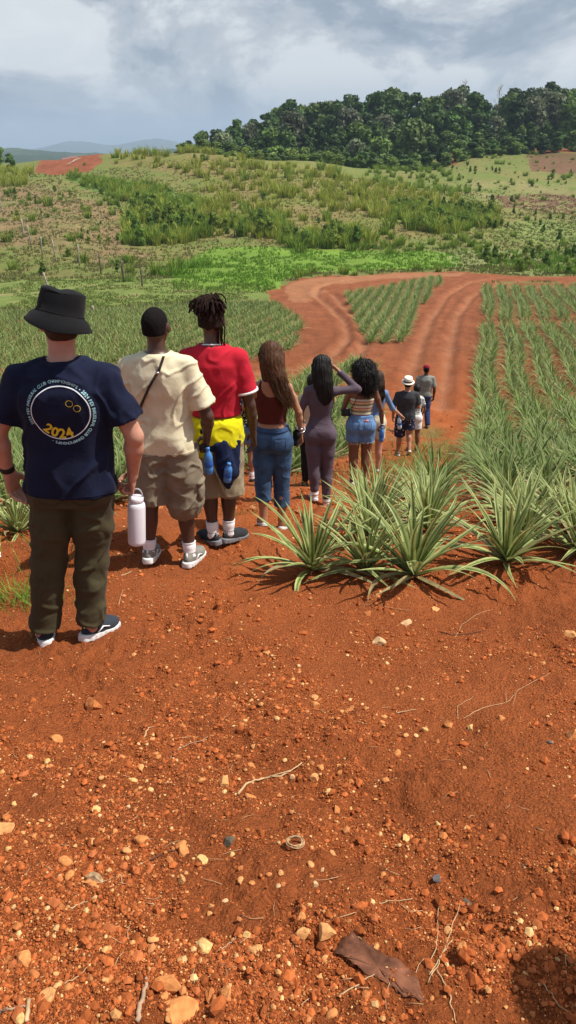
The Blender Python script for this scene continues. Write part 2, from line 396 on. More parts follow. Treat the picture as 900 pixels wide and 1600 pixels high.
    vo = N.new('ShaderNodeTexVoronoi'); vo.inputs['Scale'].default_value = 90; L.new(tc.outputs['Object'], vo.inputs['Vector'])
    nC = noise(140, 6, .7)
    ad = N.new('ShaderNodeMath'); ad.operation = 'MULTIPLY_ADD'; ad.inputs[1].default_value = -.8; L.new(vo.outputs['Distance'], ad.inputs[0]); L.new(nC.outputs['Fac'], ad.inputs[2])
    bp = N.new('ShaderNodeBump'); bp.inputs['Distance'].default_value = .02; bp.inputs['Strength'].default_value = .9
    L.new(ad.outputs[0], bp.inputs['Height'])
    nD = noise(2.2, 8, .7); bp2 = N.new('ShaderNodeBump'); bp2.inputs['Distance'].default_value = .05; bp2.inputs['Strength'].default_value = .35
    L.new(nD.outputs['Fac'], bp2.inputs['Height']); L.new(bp.outputs['Normal'], bp2.inputs['Normal']); L.new(bp2.outputs['Normal'], b.inputs['Normal'])
    me = mesh_np('ground', np.stack([x, y, Z.ravel()], 1), Q, m, True, cols=np.clip(c, .005, 1))
    o = link('ground', me); tag(o, 'red soil slope running down to tracks, grass and hills', 'ground', kind='structure')
build_ground()

# ------------------------------------------------------------------ camera, sky, sun, haze
cam = bpy.data.cameras.new('camera'); co = bpy.data.objects.new('camera', cam); COL.objects.link(co)
cam.sensor_fit = 'VERTICAL'; cam.sensor_height = 24; cam.lens = 24 * F_PX / 1600; cam.clip_start = .05; cam.clip_end = 20000
co.rotation_euler = (math.pi / 2 - PITCH, 0, 0); SC.camera = co
SUN_AZ, SUN_EL = 90.0, 60.0       # degrees clockwise from the view direction, and up
sun = bpy.data.lights.new('sun', 'SUN'); so = bpy.data.objects.new('sun', sun); COL.objects.link(so)
sun.energy = 5.0; sun.angle = R(.55); sun.color = (1, .95, .87)
sd = Vector((math.sin(R(SUN_AZ)) * math.cos(R(SUN_EL)), math.cos(R(SUN_AZ)) * math.cos(R(SUN_EL)), math.sin(R(SUN_EL))))
so.rotation_euler = sd.to_track_quat('Z', 'Y').to_euler()
w = bpy.data.worlds.new('World'); SC.world = w; w.use_nodes = True; nt = w.node_tree; N = nt.nodes; L = nt.links
bg = N['Background']; bg.inputs['Strength'].default_value = .1
sky = N.new('ShaderNodeTexSky'); sky.sky_type = 'NISHITA'; sky.sun_disc = False; sky.sun_elevation = R(SUN_EL); sky.sun_rotation = R(SUN_AZ)
sky.dust_density = 2.5
tc = N.new('ShaderNodeTexCoord'); sx = N.new('ShaderNodeSeparateXYZ'); L.new(tc.outputs['Generated'], sx.inputs[0])
def wn(sc, det, rg, dist=0, off=(0, 0, 0), zs=1.9):
    mp = N.new('ShaderNodeMapping'); mp.inputs['Scale'].default_value = (1, 1, zs); mp.inputs['Location'].default_value = off; L.new(tc.outputs['Generated'], mp.inputs[0])
    n = N.new('ShaderNodeTexNoise'); n.inputs['Scale'].default_value = sc; n.inputs['Detail'].default_value = det; n.inputs['Roughness'].default_value = rg
    n.inputs['Distortion'].default_value = dist; L.new(mp.outputs[0], n.inputs['Vector']); return n
nb = wn(3.6, 9, .58, .5, (.35, 0, .2)); ns = wn(11, 8, .6, .3, (0, .4, .1), 2.0)
def rampn(src, stops):
    r = N.new('ShaderNodeValToRGB'); r.color_ramp.interpolation = 'EASE'; e = r.color_ramp.elements
    e[0].position, e[0].color = stops[0][0], (*stops[0][1], 1); e[1].position, e[1].color = stops[-1][0], (*stops[-1][1], 1)
    for p, c in stops[1:-1]: q = e.new(p); q.color = (*c, 1)
    L.new(src, r.inputs[0]); return r
cloud = rampn(nb.outputs['Fac'], [(.38, (.21, .265, .345)), (.455, (.29, .345, .42)), (.51, (.45, .49, .54)), (.57, (.68, .71, .73))])
puff = rampn(ns.outputs['Fac'], [(.50, (0, 0, 0)), (.66, (1, 1, 1))])
mx0 = N.new('ShaderNodeMix'); mx0.data_type = 'RGBA'; L.new(cloud.outputs[0], mx0.inputs[6]); mx0.inputs[7].default_value = (.74, .76, .78, 1)
pm = N.new('ShaderNodeMapRange'); pm.inputs['From Min'].default_value = .42; pm.inputs['From Max'].default_value = .58; pm.inputs['To Max'].default_value = .75; L.new(nb.outputs['Fac'], pm.inputs['Value'])
ml = N.new('ShaderNodeMath'); ml.operation = 'MULTIPLY'; L.new(puff.outputs[0], ml.inputs[0]); L.new(pm.outputs[0], ml.inputs[1]); L.new(ml.outputs[0], mx0.inputs[0])
hz = N.new('ShaderNodeMapRange'); hz.inputs['From Min'].default_value = .0; hz.inputs['From Max'].default_value = .075; hz.inputs['To Min'].default_value = .9; hz.inputs['To Max'].default_value = 0
L.new(sx.outputs['Z'], hz.inputs['Value'])
mx1 = N.new('ShaderNodeMix'); mx1.data_type = 'RGBA'; L.new(hz.outputs[0], mx1.inputs[0]); L.new(mx0.outputs[2], mx1.inputs[6]); mx1.inputs[7].default_value = (.30, .375, .475, 1)
sc10 = N.new('ShaderNodeVectorMath'); sc10.operation = 'SCALE'; sc10.inputs['Scale'].default_value = 10.0; L.new(mx1.outputs[2], sc10.inputs[0])
up = N.new('ShaderNodeMapRange'); up.inputs['From Min'].default_value = .2; up.inputs['From Max'].default_value = .5; up.inputs['To Min'].default_value = .92; up.inputs['To Max'].default_value = .25; L.new(sx.outputs['Z'], up.inputs['Value'])
mx2 = N.new('ShaderNodeMix'); mx2.data_type = 'RGBA'; L.new(up.outputs[0], mx2.inputs[0]); L.new(sky.outputs[0], mx2.inputs[6]); L.new(sc10.outputs[0], mx2.inputs[7])
L.new(mx2.outputs[2], bg.inputs['Color'])
SC.view_settings.view_transform = 'Standard'; SC.view_settings.look = 'None'; SC.view_settings.exposure = .22; SC.view_settings.gamma = 1
SC.view_settings.use_curve_mapping = False
SC.cycles.max_bounces = 6; SC.cycles.diffuse_bounces = 3; SC.cycles.volume_bounces = 0; SC.cycles.transparent_max_bounces = 8
SC.cycles.use_denoising = True
HAZE = True
if HAZE:
    hb = MB(); hb.box((0, 4400, 40), (9600, 9900, 340)); hm = bpy.data.materials.new('haze_air'); hm.use_nodes = True
    nn = hm.node_tree.nodes; nn.remove(nn['Principled BSDF']); pv = nn.new('ShaderNodeVolumePrincipled'); pv.inputs['Color'].default_value = (.62, .80, 1, 1)
    pv.inputs['Density'].default_value = .00017; pv.inputs['Anisotropy'].default_value = .0
    hm.node_tree.links.new(pv.outputs[0], nn['Material Output'].inputs['Volume'])
    tag(hb.build('haze', hm, smooth=False), 'thin bluish haze over the far hills', 'haze', kind='stuff')
# ------------------------------------------------------------------ pineapple plants
def leaf_material():
    m = bpy.data.materials.new('pineapple_leaf'); m.use_nodes = True; nt = m.node_tree; N = nt.nodes; L = nt.links
    b = N['Principled BSDF']; b.inputs['Roughness'].default_value = .5; b.inputs['Specular IOR Level'].default_value = .16
    at = N.new('ShaderNodeAttribute'); at.attribute_name = 'Col'; tc = N.new('ShaderNodeTexCoord')
    nz = N.new('ShaderNodeTexNoise'); nz.inputs['Scale'].default_value = 14; nz.inputs['Detail'].default_value = 4; L.new(tc.outputs['Object'], nz.inputs['Vector'])
    mr = N.new('ShaderNodeMapRange'); mr.inputs['From Min'].default_value = .3; mr.inputs['From Max'].default_value = .7; mr.inputs['To Min'].default_value = .75; mr.inputs['To Max'].default_value = 1.25
    L.new(nz.outputs['Fac'], mr.inputs['Value']); vm = N.new('ShaderNodeVectorMath'); vm.operation = 'SCALE'
    L.new(at.outputs['Color'], vm.inputs[0]); L.new(mr.outputs[0], vm.inputs['Scale']); L.new(vm.outputs[0], b.inputs['Base Color'])
    t = N.new('ShaderNodeBsdfTranslucent'); L.new(vm.outputs[0], t.inputs['Color']); mx = N.new('ShaderNodeMixShader'); mx.inputs[0].default_value = .22
    L.new(b.outputs[0], mx.inputs[1]); L.new(t.outputs[0], mx.inputs[2]); L.new(mx.outputs[0], N['Material Output'].inputs['Surface'])
    return m
M_LEAF = leaf_material()
G_MID = np.array([.036, .098, .013]); G_PALE = np.array([.075, .16, .024]); G_EDGE = np.array([.48, .51, .20]); G_DRY = np.array([.36, .30, .14]); G_RED = np.array([.22, .09, .04])
def plant_arrays(r, n, size, seg, across):
    """a rosette of long arching sword leaves; across=5 gives a V-folded leaf with pale margins"""
    Vs, Qs, Cs = [], [], []; off = 0; ga = 2.39996
    for i in range(n):
        f = i / max(n - 1, 1)                        # 0 outer .. 1 heart
        az = i * ga + r.uniform(-.3, .3)
        el0 = R(13 + 63 * f ** .95 + r.uniform(-8, 8))
        Ln = size * (.62 + .5 * math.sin(math.pi * (.25 + .6 * f))) * r.uniform(.8, 1.12)
        if f > .85: Ln *= .75
        droop = R((48 - 34 * f) * r.uniform(.4, 1.5)) if f > .12 else R(r.uniform(35, 75))
        wd = size * .038 * r.uniform(.85, 1.15); yaw = R(r.uniform(-18, 18))
        t = np.linspace(0, 1, seg + 1)
        el = el0 + R(8) - droop * t ** 1.7
        ds = Ln / seg; rr = np.concatenate([[0], np.cumsum(np.cos((el[:-1] + el[1:]) / 2) * ds)]) + .018; zz = np.concatenate([[0], np.cumsum(np.sin((el[:-1] + el[1:]) / 2) * ds)]) + .02 + .07 * f * size
        zz = np.maximum(zz, .012 + .02 * r.random())
        a = az + yaw * t ** 2
        P = np.stack([rr * np.cos(a), rr * np.sin(a), zz], 1)
        wt = wd * np.minimum(1, .72 + 1.2 * t) * np.clip(1 - t ** 2.6, 0, 1); wt[-1] = .0008
        S = np.stack([-np.sin(a), np.cos(a), 0 * a], 1)
        U = np.stack([-np.sin(el) * np.cos(a), -np.sin(el) * np.sin(a), np.cos(el)], 1)
        tw = R(r.uniform(-35, 35)) * t; S2 = S * np.cos(tw)[:, None] + U * np.sin(tw)[:, None]; U2 = U * np.cos(tw)[:, None] - S * np.sin(tw)[:, None]
        us = {2: [-1, 1], 3: [-1, 0, 1], 5: [-1, -.72, 0, .72, 1]}[across]
        fold = .55 * (1 - .6 * t)
        V = np.stack([P + S2 * (u * wt)[:, None] + U2 * (abs(u) * wt * fold)[:, None] for u in us], 1)      # seg+1, across, 3
        pal = r.random() * .6 + .2 * (f < .3); base = G_MID * (1 - pal) + G_PALE * pal
        dryl = f < .22 and r.random() < .4
        C = np.zeros_like(V)
        for k, u in enumerate(us):
            e = {5: (abs(u) > .6) * .95, 3: abs(u) * .52, 2: .25}[across]
            c = base * (1 - e) + G_EDGE * e
            C[:, k] = c
        C *= (1 - .12 * t)[:, None, None]
        if dryl: C[:] = G_DRY * .8
        tip = (t > .93) & (r.random() < .4); C[tip] = G_DRY
        idx = np.arange((seg + 1) * across).reshape(seg + 1, across) + off
        Qs.append(np.stack([idx[:-1, :-1], idx[:-1, 1:], idx[1:, 1:], idx[1:, :-1]], -1).reshape(-1, 4))
        Vs.append(V.reshape(-1, 3)); Cs.append(C.reshape(-1, 3)); off += (seg + 1) * across
    return np.concatenate(Vs), np.concatenate(Qs), np.concatenate(Cs)
_r = random.Random(5)
HERO = [plant_arrays(_r, 40, .60, 12, 5) for _ in range(6)]
MIDP = [plant_arrays(_r, 30, .55, 6, 3) for _ in range(7)]
LOWP = [plant_arrays(_r, 22, .50, 4, 3) for _ in range(8)]
FARP = [plant_arrays(_r, 16, .46, 3, 2) for _ in range(8)]
ME_HERO = [mesh_np('pineapple_plant', *h[:2], M_LEAF, True, cols=h[2]) for h in HERO]
ME_MID = [mesh_np('pineapple_plant', *h[:2], M_LEAF, True, cols=h[2]) for h in MIDP]
ME_LOW = [mesh_np('pineapple_plant', *h[:2], M_LEAF, True, cols=h[2]) for h in LOWP]
front = [  # photo pixel of the foot, variant, scale, label
    (488, 893, 0, .95, 'leftmost big pineapple plant of the front row, one long leaf lying on the soil'),
    (572, 893, 1, .84, 'smaller pineapple plant squeezed between two bigger ones in the front row, beside the leftmost plant'),
    (645, 903, 2, 1.1, 'tallest front pineapple plant with leaves drooping onto bare soil, middle of the front row'),
    (790, 880, 3, 1.1, 'big splayed pineapple plant standing apart at the front, right of the wide gap'),
    (905, 868, 4, 1.0, 'front pineapple plant cut by the right edge of the photo'),
]
spots = []   # x, y, kind
for px, py, v, s, lab in front:
    x, y = hit(px, py); o = link('pineapple_plant', ME_HERO[v], None, (x, y, Hs(x, y) - .01), (0, 0, _r.uniform(0, 6.3)), s)
    tag(o, lab, 'pineapple plant', 'pineapple plants of the front row')
def inframe(x, y, z, m=25):
    px, py = proj(x, y, z); return (-m < px < 900 + m) & (py < 1600) & (y > .2)
x0s = []
b = -2
rows = []
for bed in range(0, 38):
    for k in (0, .46): rows.append((bed, 1.27 * bed + .30 + k))
cand = []
for bed, rx in rows:                                  # the right-hand field: double rows running away from the camera
    ph = _r.random() * .42; y = 4.75 + ph
    while y < 74:
        x = rx + .252 * (y - 4.3) + _r.uniform(-.05, .05) + .12 * math.sin(y * .35 + bed * .3)
        yy = y + _r.uniform(-.06, .06); y += .37 if y > 8 else .46
        if bed < 0: continue
        if bed == 0 and yy < 5.0: continue
        if x < float(np.interp(yy, [4.3, 5.5, 6.2, 7, 9, 12, 15, 20, 40, 44, 50, 72], [0, .3, .8, 1.4, 2.05, 2.8, 3.6, 5.15, 10.3, 11.4, 13.1, 18.4])): continue
        gapy = 47.3 + .05 * x
        if gapy - 1.0 < yy < gapy + 1.2: continue
        if yy > 70.5 + .02 * x: continue
        if not inframe(x, yy, -yy * .2, 40): 
            px, py = proj(x, yy, float(macro(x, yy)))
            if px > 960: continue
        if _r.random() < .03: continue
        cand.append((x, yy, 'R', bed))
def fill(P, name, sp=.74, ang=.25, inrow=.40):
    xs = [p[0] for p in P]; ys = [p[1] for p in P]
    y = min(ys)
    while y < max(ys):
        k0 = int((min(xs) - ang * y) / sp) - 1; k1 = int((max(xs) - ang * y) / sp) + 1
        for k in range(k0, k1 + 1):
            x = k * sp + ang * y + _r.uniform(-.07, .07) + (.12 if k % 2 else -.12); yy = y + _r.uniform(-.1, .1)
            if inpoly(np.array([x]), np.array([yy]), P)[0]:
                px, py = proj(x, yy, float(macro(x, yy)))
                if -330 < px < 1000 and _r.random() > .03: cand.append((x, yy, name, k))
        y += inrow
fill(FIELD_L, 'L', .58, .25, .42); fill(FIELD_M, 'M', .62, .25, .42); fill(WEDGE, 'W', .42, .2, .36)
fill(FIELD_L2, 'N', .8, .2, .45)
cand = [c for c in cand if not (c[2] == 'L' and inpoly(np.array([c[0]]), np.array([c[1]]), FIELD_M)[0])]
# remove any that stand on the path of the people
PATHL = [(-1.2, 3.2), (-.8, 4.6), (-.2, 5.7), (.35, 7.4), (.95, 8.9), (1.35, 10.5), (2.5, 15), (3.9, 20.6), (4.3, 27)]
cx_ = np.array([c[0] for c in cand]); cy_ = np.array([c[1] for c in cand])
dpath = seg_dist(cx_, cy_, PATHL)
keep = [(c[2] == 'R' and d > .45) or d > (.75 if c[1] < 12 else 1.0) for c, d in zip(cand, dpath)]
cand = [c for c, k in zip(cand, keep) if k]
cand.sort(key=lambda c: c[1] + (0 if -25 < proj(c[0], c[1], float(macro(c[0], c[1])))[0] < 925 else 1000))
N_IND = 294
word = {0: 'first', 1: 'second', 2: 'third', 3: 'fourth', 4: 'fifth'}
far_b = {'a': MB(), 'b': MB()}
zz = H(np.array([c[0] for c in cand]), np.array([c[1] for c in cand]))
for i, (c, z) in enumerate(zip(cand, zz)):
    x, y, fld, bed = c; s = _r.uniform(.82, 1.12); rz = _r.uniform(0, 6.3)
    if i < N_IND:
        me = (ME_HERO if y < 6.2 else ME_MID if y < 15 else ME_LOW)[_r.randrange(6)]
        if y < 6.2: s *= .84
        elif y < 15: s *= 1.02
        else: s *= 1.2
        o = link('pineapple_plant', me, None, (x, y, z - .01), (R(_r.uniform(-6, 6)), R(_r.uniform(-6, 6)), rz), s)
        if fld == 'R': lab = 'pineapple plant in the %s double row of the field right of the path' % word.get(bed, 'a far right'); gr = 'pineapple plants in rows right of the path'
        else: lab = 'pineapple plant in the dense field left of the line of people'; gr = 'pineapple plants in the field left of the people'
        tag(o, lab, 'pineapple plant', gr)
    else:
        src = LOWP if y < 24 else FARP
        V, Q, C = src[_r.randrange(len(src))]; cs, sn = math.cos(rz), math.sin(rz); s *= 1.28
        V2 = np.stack([(V[:, 0] * cs - V[:, 1] * sn), (V[:, 0] * sn + V[:, 1] * cs), V[:, 2]], 1) * s + (x, y, z)
        far_b['a'].add(V2, Q, None, C * _r.uniform(.95, 1.5))
o = far_b['a'].build('pineapple_rows', M_LEAF); tag(o, 'far pineapple plants filling the fields on both sides of the tracks', 'pineapple field', kind='stuff')
print('pineapples', len(cand))

# ------------------------------------------------------------------ grass clumps, bushes, ground cover
M_GRASS = material('grass_blade', 'ffffff', rough=.7, var=.25, vscale=3, attr=True, trans=.3, spec=.15)
def clump(r, n, h, spread, wid, seg=3, cols=None, lean=.35):
    V, Q, C = [], [], []; off = 0
    for i in range(n):
        a = r.uniform(0, 6.283); rad = spread * math.sqrt(r.random()) * .55; bx, by = rad * math.cos(a), rad * math.sin(a)
        hh = h * r.uniform(.55, 1.1); ln = r.uniform(.1, lean) * hh + .25 * rad; a2 = a + r.uniform(-.8, .8)
        t = np.linspace(0, 1, seg + 1); px_ = bx + ln * np.cos(a2) * t ** 2; py_ = by + ln * np.sin(a2) * t ** 2; pz = hh * (t - .25 * t ** 3 * r.uniform(0, 1.6))
        w_ = wid * r.uniform(.7, 1.3) * (1 - .9 * t); fa = r.uniform(0, 3.14); dx_, dy_ = math.cos(fa), math.sin(fa)
        P = np.stack([np.stack([px_ - dx_ * w_, py_ - dy_ * w_, pz], 1), np.stack([px_ + dx_ * w_, py_ + dy_ * w_, pz], 1)], 1)
        c = np.array(cols[r.randrange(len(cols))]) * r.uniform(.75, 1.25)
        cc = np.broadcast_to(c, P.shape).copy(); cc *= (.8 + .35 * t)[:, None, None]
        idx = np.arange((seg + 1) * 2).reshape(seg + 1, 2) + off; off += (seg + 1) * 2
        Q.append(np.stack([idx[:-1, 0], idx[:-1, 1], idx[1:, 1], idx[1:, 0]], -1)); V.append(P.reshape(-1, 3)); C.append(cc.reshape(-1, 3))
    return np.concatenate(V), np.concatenate(Q), np.concatenate(C)
_r = random.Random(11)
YG = [(.36, .42, .05), (.42, .44, .07), (.25, .34, .035), (.42, .38, .11), (.17, .25, .035)]
DG = [(.17, .28, .035), (.23, .34, .05), (.11, .19, .03), (.32, .38, .07)]
LG = [(.12, .26, .03), (.16, .30, .05), (.10, .22, .025)]
DRY = [(.24, .22, .085), (.20, .19, .065), (.15, .18, .05)]
KINDS_ = {'yellow': [clump(_r, 60, 1.9, 1.1, .055, 3, YG) for _ in range(5)], 'green': [clump(_r, 75, 2.0, 1.3, .065, 3, DG) for _ in range(5)],
          'lush': [clump(_r, 60, 1.0, 1.3, .04, 3, LG + DG[:2], .6) for _ in range(4)], 'dry': [clump(_r, 30, .7, .9, .03, 2, DRY, .7) for _ in range(3)]}
def crown_mesh(r, h, wd, nl, leaf, base, thin=1.0, low=.30):
    """uneven crown: lobes filled with small leaf-clump faces, gaps between them"""
    rg = np.random.default_rng(r.randrange(9999)); lob = []
    for i in range(nl):
        a = r.uniform(0, 6.28); f = r.random() ** .8; zz = h * (low + (1 - low) * f * .93); rr = wd * math.sqrt(max(.05, 1 - (abs(f - .4) / .72) ** 2)) * r.uniform(.25, .95)
        lob.append((rr * math.cos(a) * (.72 if h > 4 else .45), rr * math.sin(a) * (.72 if h > 4 else .45), zz, r.uniform(.15, .36) * wd + (.5 if h > 4 else .18)))
    lob.append((0, 0, h * .9, wd * .3)); V = []; C = []
    for (x, y, z, q) in lob:
        m = int(42 * (q / leaf) ** 1.35 * thin * .55); d = rg.normal(size=(m, 3)); d /= np.linalg.norm(d, axis=1)[:, None]; d[:, 2] *= .72
        rad = q * (.55 + .5 * rg.random(m) ** .6)[:, None]; P = np.array([x, y, z]) + d * rad
        nrm = d + rg.normal(size=(m, 3)) * .55; nrm[:, 2] += .3; nrm /= np.linalg.norm(nrm, axis=1)[:, None]
        t = np.cross(nrm, rg.normal(size=(m, 3))); t /= np.linalg.norm(t, axis=1)[:, None]; b_ = np.cross(nrm, t); s = leaf * (.5 + .8 * rg.random((m, 1)))
        V.append(np.stack([P - t * s - b_ * s * .2, P + b_ * s * .75 - t * .2 * s, P + t * s + b_ * s * .15, P - b_ * s * .7 + .25 * t * s], 1))
        c = np.array(base) * (.75 + .5 * rg.random((m, 1))) * (.7 + .6 * rg.random()); C.append(np.repeat(c, 4, axis=0))
    V = np.concatenate(V).reshape(-1, 3); return V, np.arange(len(V)).reshape(-1, 4), np.concatenate(C), lob
KINDS_['shrub'] = [crown_mesh(_r, 1.7 + .3 * q, 1.0, 9, .12, [(.13, .22, .035), (.18, .27, .045), (.22, .29, .05), (.10, .18, .03)][q], 1, .05)[:3] for q in range(4)]
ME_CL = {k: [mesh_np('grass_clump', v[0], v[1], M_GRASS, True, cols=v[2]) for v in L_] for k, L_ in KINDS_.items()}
CLL = {'shrub': ('rounded leafy green bush among the cane grass on the hill', 'leafy bushes on the hills'),
       'yellow': ('tall yellow-green cane grass clump on the middle hill', 'cane grass clumps on the middle hill'),
       'green': ('tall dark green cane grass clump at the foot of the middle hill', 'dark cane grass clumps on the hills'),
       'lush': ('low bright green grass clump near the valley floor', 'low grass clumps in the valley'),
       'dry': ('small dry straw coloured tuft on the hillside', 'dry tufts on the hillside')}
veg = []
def scatter(P, n, pick, smin, smax, patch=None, gap=None):
    xs = [p[0] for p in P]; ys = [p[1] for p in P]; k = 0; tries = 0
    while k < n and tries < n * 25:
        tries += 1; x = _r.uniform(min(xs), max(xs)); y = _r.uniform(min(ys), max(ys))
        if not inpoly(np.array([x]), np.array([y]), P)[0]: continue
        if gap is not None and float(fbm2(np.array([x / patch]), np.array([y / patch]), 3, 120)[0]) < gap: continue
        kd = pick(x, y); veg.append((x, y, kd, _r.uniform(smin, smax) * (1.28 if kd in ('yellow', 'green') else 1))); k += 1
def pick_cane(x, y):
    px, py = proj(x, y, float(macro(x, y))); g = sstep(320, 372, py + 25 * float(fbm2(np.array([x / 9]), np.array([y / 9]), 2, 130)[0]))
    return 'green' if _r.random() < .08 + .5 * g else 'yellow'
scatter(CANE, 2300, pick_cane, .55, 1.2, 7, -.12)
BOT = W([(195, 345), (215, 320), (300, 335), (330, 350), (440, 350), (460, 368), (580, 362), (560, 388), (450, 388), (420, 372), (330, 368), (270, 385), (200, 383)])
scatter(BOT, 300, lambda x, y: 'green' if _r.random() < .6 else 'yellow', .4, 1.05, 5, -.2)
BOTR = W([(600, 325), (770, 322), (778, 360), (700, 368), (640, 358)])
scatter(BOTR, 200, lambda x, y: 'green' if _r.random() < .5 else 'yellow', .4, 1.0, 5, -.2)
scatter(W([(100, 277), (160, 275), (270, 296), (330, 320), (300, 340), (200, 318), (130, 292)]), 260, lambda x, y: 'green' if _r.random() < .5 else 'lush', .5, .9)
scatter(BOT, 110, lambda x, y: 'shrub', .5, 1.25)
scatter(BOTR, 100, lambda x, y: 'shrub', .5, 1.1)
scatter(CANE, 260, lambda x, y: 'shrub', .4, .95)
scatter(W([(740, 398), (960, 388), (960, 428), (820, 428), (760, 418)]), 60, lambda x, y: 'shrub', .3, .8)
scatter(W([(-350, 300), (190, 300), (190, 385), (240, 425), (-350, 430)]), 90, lambda x, y: 'shrub', .25, .6)
scatter(W([(560, 262), (960, 262), (960, 385), (780, 385), (700, 330)]), 120, lambda x, y: 'shrub', .25, .7)
scatter(W([(-350, 292), (-350, 262), (50, 265), (50, 290)]), 220, lambda x, y: 'yellow', .7, 1.1)
scatter(W([(150, 240), (290, 232), (310, 242), (200, 262), (150, 262)]), 110, lambda x, y: 'yellow' if _r.random() < .75 else 'green', .7, 1.1)
scatter(W([(600, 262), (700, 270), (740, 300), (700, 312), (560, 285)]), 120, lambda x, y: 'green', .4, .8)
scatter(W([(240, 425), (330, 400), (330, 415), (260, 435)]), 16, lambda x, y: 'lush', .9, 1.3)
scatter(W([(450, 427), (600, 419), (720, 416), (960, 424), (960, 431), (720, 424), (600, 428), (460, 438)]), 170, lambda x, y: _r.choice(['lush', 'dry', 'green', 'dry']), .15, .5)
scatter(W([(740, 398), (960, 388), (960, 428), (820, 428), (760, 418)]), 170, lambda x, y: 'lush' if _r.random() < .5 else 'dry', .6, 1.15)
scatter(W([(560, 385), (760, 372), (760, 395), (600, 398)]), 60, lambda x, y: _r.choice(['lush', 'dry', 'green']), .35, .7)
scatter(W([(-350, 300), (190, 300), (190, 385), (240, 425), (-350, 430)]), 260, lambda x, y: _r.choice(['lush', 'dry', 'dry', 'green']), .35, .75)
scatter(W([(700, 245), (960, 245), (960, 385), (780, 385), (700, 300)]), 260, lambda x, y: _r.choice(['dry', 'lush', 'dry', 'green']), .3, .7, 9, 0.0)
scatter(W([(300, 300), (600, 290), (700, 320), (650, 340), (300, 340)]), 80, lambda x, y: 'yellow', .6, 1.0)
for px, py, kd, s in ((75, 322, 'green', 1.15), (125, 372, 'green', .7), (130, 410, 'green', 1.0), (50, 345, 'green', .8), (382, 326, 'green', 1.2), (27, 345, 'yellow', .7), (625, 383, 'green', 1.0), (674, 382, 'green', .75),
                      (147, 360, 'lush', 1.0), (183, 412, 'lush', 1.4), (245, 430, 'green', .9), (275, 425, 'green', 1.1), (200, 440, 'lush', .9), (571, 390, 'green', .95), (549, 392, 'green', 1.0), (470, 395, 'green', 1.1), (120, 268, 'green', .7), (132, 258, 'green', .5)):
    x, y = hit(px, py); veg.append((x, y, kd, s))
CLX = {(75, 322): 'lone dark cane clump on the dry slope above the fence posts', (382, 326): 'lone tall dark cane clump standing on bare ground mid hill'}
vx = np.array([v[0] for v in veg]); vy = np.array([v[1] for v in veg]); vz = H(vx, vy)
size = np.array([v[3] * {'yellow': 1.9, 'green': 2, 'lush': 1, 'dry': .7, 'shrub': 1.8}[v[2]] for v in veg]) / vy
pxs, pys = proj(vx, vy, vz); vis = (pxs > 0) & (pxs < 900)
order = np.argsort(-np.where(vis, size, 0)); indiv = set(order[:290].tolist()) 
sb = MB(); 
for i, (x, y, kd, s) in enumerate(veg):
    v = _r.randrange(len(KINDS_[kd])); rz = _r.uniform(0, 6.3)
    if i in indiv:
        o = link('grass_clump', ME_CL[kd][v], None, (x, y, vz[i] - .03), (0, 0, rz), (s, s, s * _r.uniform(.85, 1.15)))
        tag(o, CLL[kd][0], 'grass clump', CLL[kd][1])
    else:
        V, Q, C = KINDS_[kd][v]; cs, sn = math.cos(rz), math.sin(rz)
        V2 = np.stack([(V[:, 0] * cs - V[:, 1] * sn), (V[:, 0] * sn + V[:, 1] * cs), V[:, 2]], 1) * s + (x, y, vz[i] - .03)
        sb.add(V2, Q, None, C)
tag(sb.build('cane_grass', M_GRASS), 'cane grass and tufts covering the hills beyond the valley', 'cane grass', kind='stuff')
# short ground cover: meadow grass in the valley and on the slopes
r2 = np.random.default_rng(3); n = 78000
yy = 50 + (200 - 50) * r2.random(n) ** 1.9; xx = (r2.random(n) - .56) * 1.28 * yy
s = soilness(xx, yy); zz_ = H(xx, yy); keep = (s < .5) & (vn2(xx / 2.2, yy / 2.2, 140) > .28)
xx, yy, zz_ = xx[keep], yy[keep], zz_[keep]; n = len(xx)
lawn = inpoly(xx, yy, LAWN); lawn2 = inpoly(xx, yy, LAWN2)
hgt = np.where(lawn, .26, np.where(lawn2, .13, .24)) * (.6 + .8 * r2.random(n)); wdt = .02 + .00045 * yy
pal = np.array([(.13, .17, .04), (.20, .20, .07), (.23, .19, .09), (.16, .17, .05)])[r2.integers(0, 4, n)]
pal = np.where(lawn[:, None], np.array([.15, .28, .035]) * (.75 + .5 * r2.random((n, 1))), pal)
pal = np.where((lawn2 & (r2.random(n) < .75))[:, None], np.array([.17, .23, .055]) * (.75 + .5 * r2.random((n, 1))), pal)
V = np.zeros((n, 4, 3, 3)); 
for k in range(4):
    a = r2.random(n) * 6.283; ox = (r2.random(n) - .5) * .35; oy = (r2.random(n) - .5) * .35; lx = (r2.random(n) - .5) * .8 * hgt; ly = (r2.random(n) - .5) * .8 * hgt
    V[:, k, 0] = np.stack([xx + ox - np.cos(a) * wdt, yy + oy - np.sin(a) * wdt, zz_ - .02], 1)
    V[:, k, 1] = np.stack([xx + ox + np.cos(a) * wdt, yy + oy + np.sin(a) * wdt, zz_ - .02], 1)
    V[:, k, 2] = np.stack([xx + ox + lx, yy + oy + ly, zz_ + hgt * (.7 + .5 * r2.random(n))], 1)
C = np.repeat(pal, 12, axis=0)
o = link('meadow_grass', mesh_np('meadow_grass', V.reshape(-1, 3), np.arange(n * 12).reshape(-1, 3), M_GRASS, False, cols=C))
tag(o, 'short grass growing over the valley floor and lower slopes', 'grass', kind='stuff')
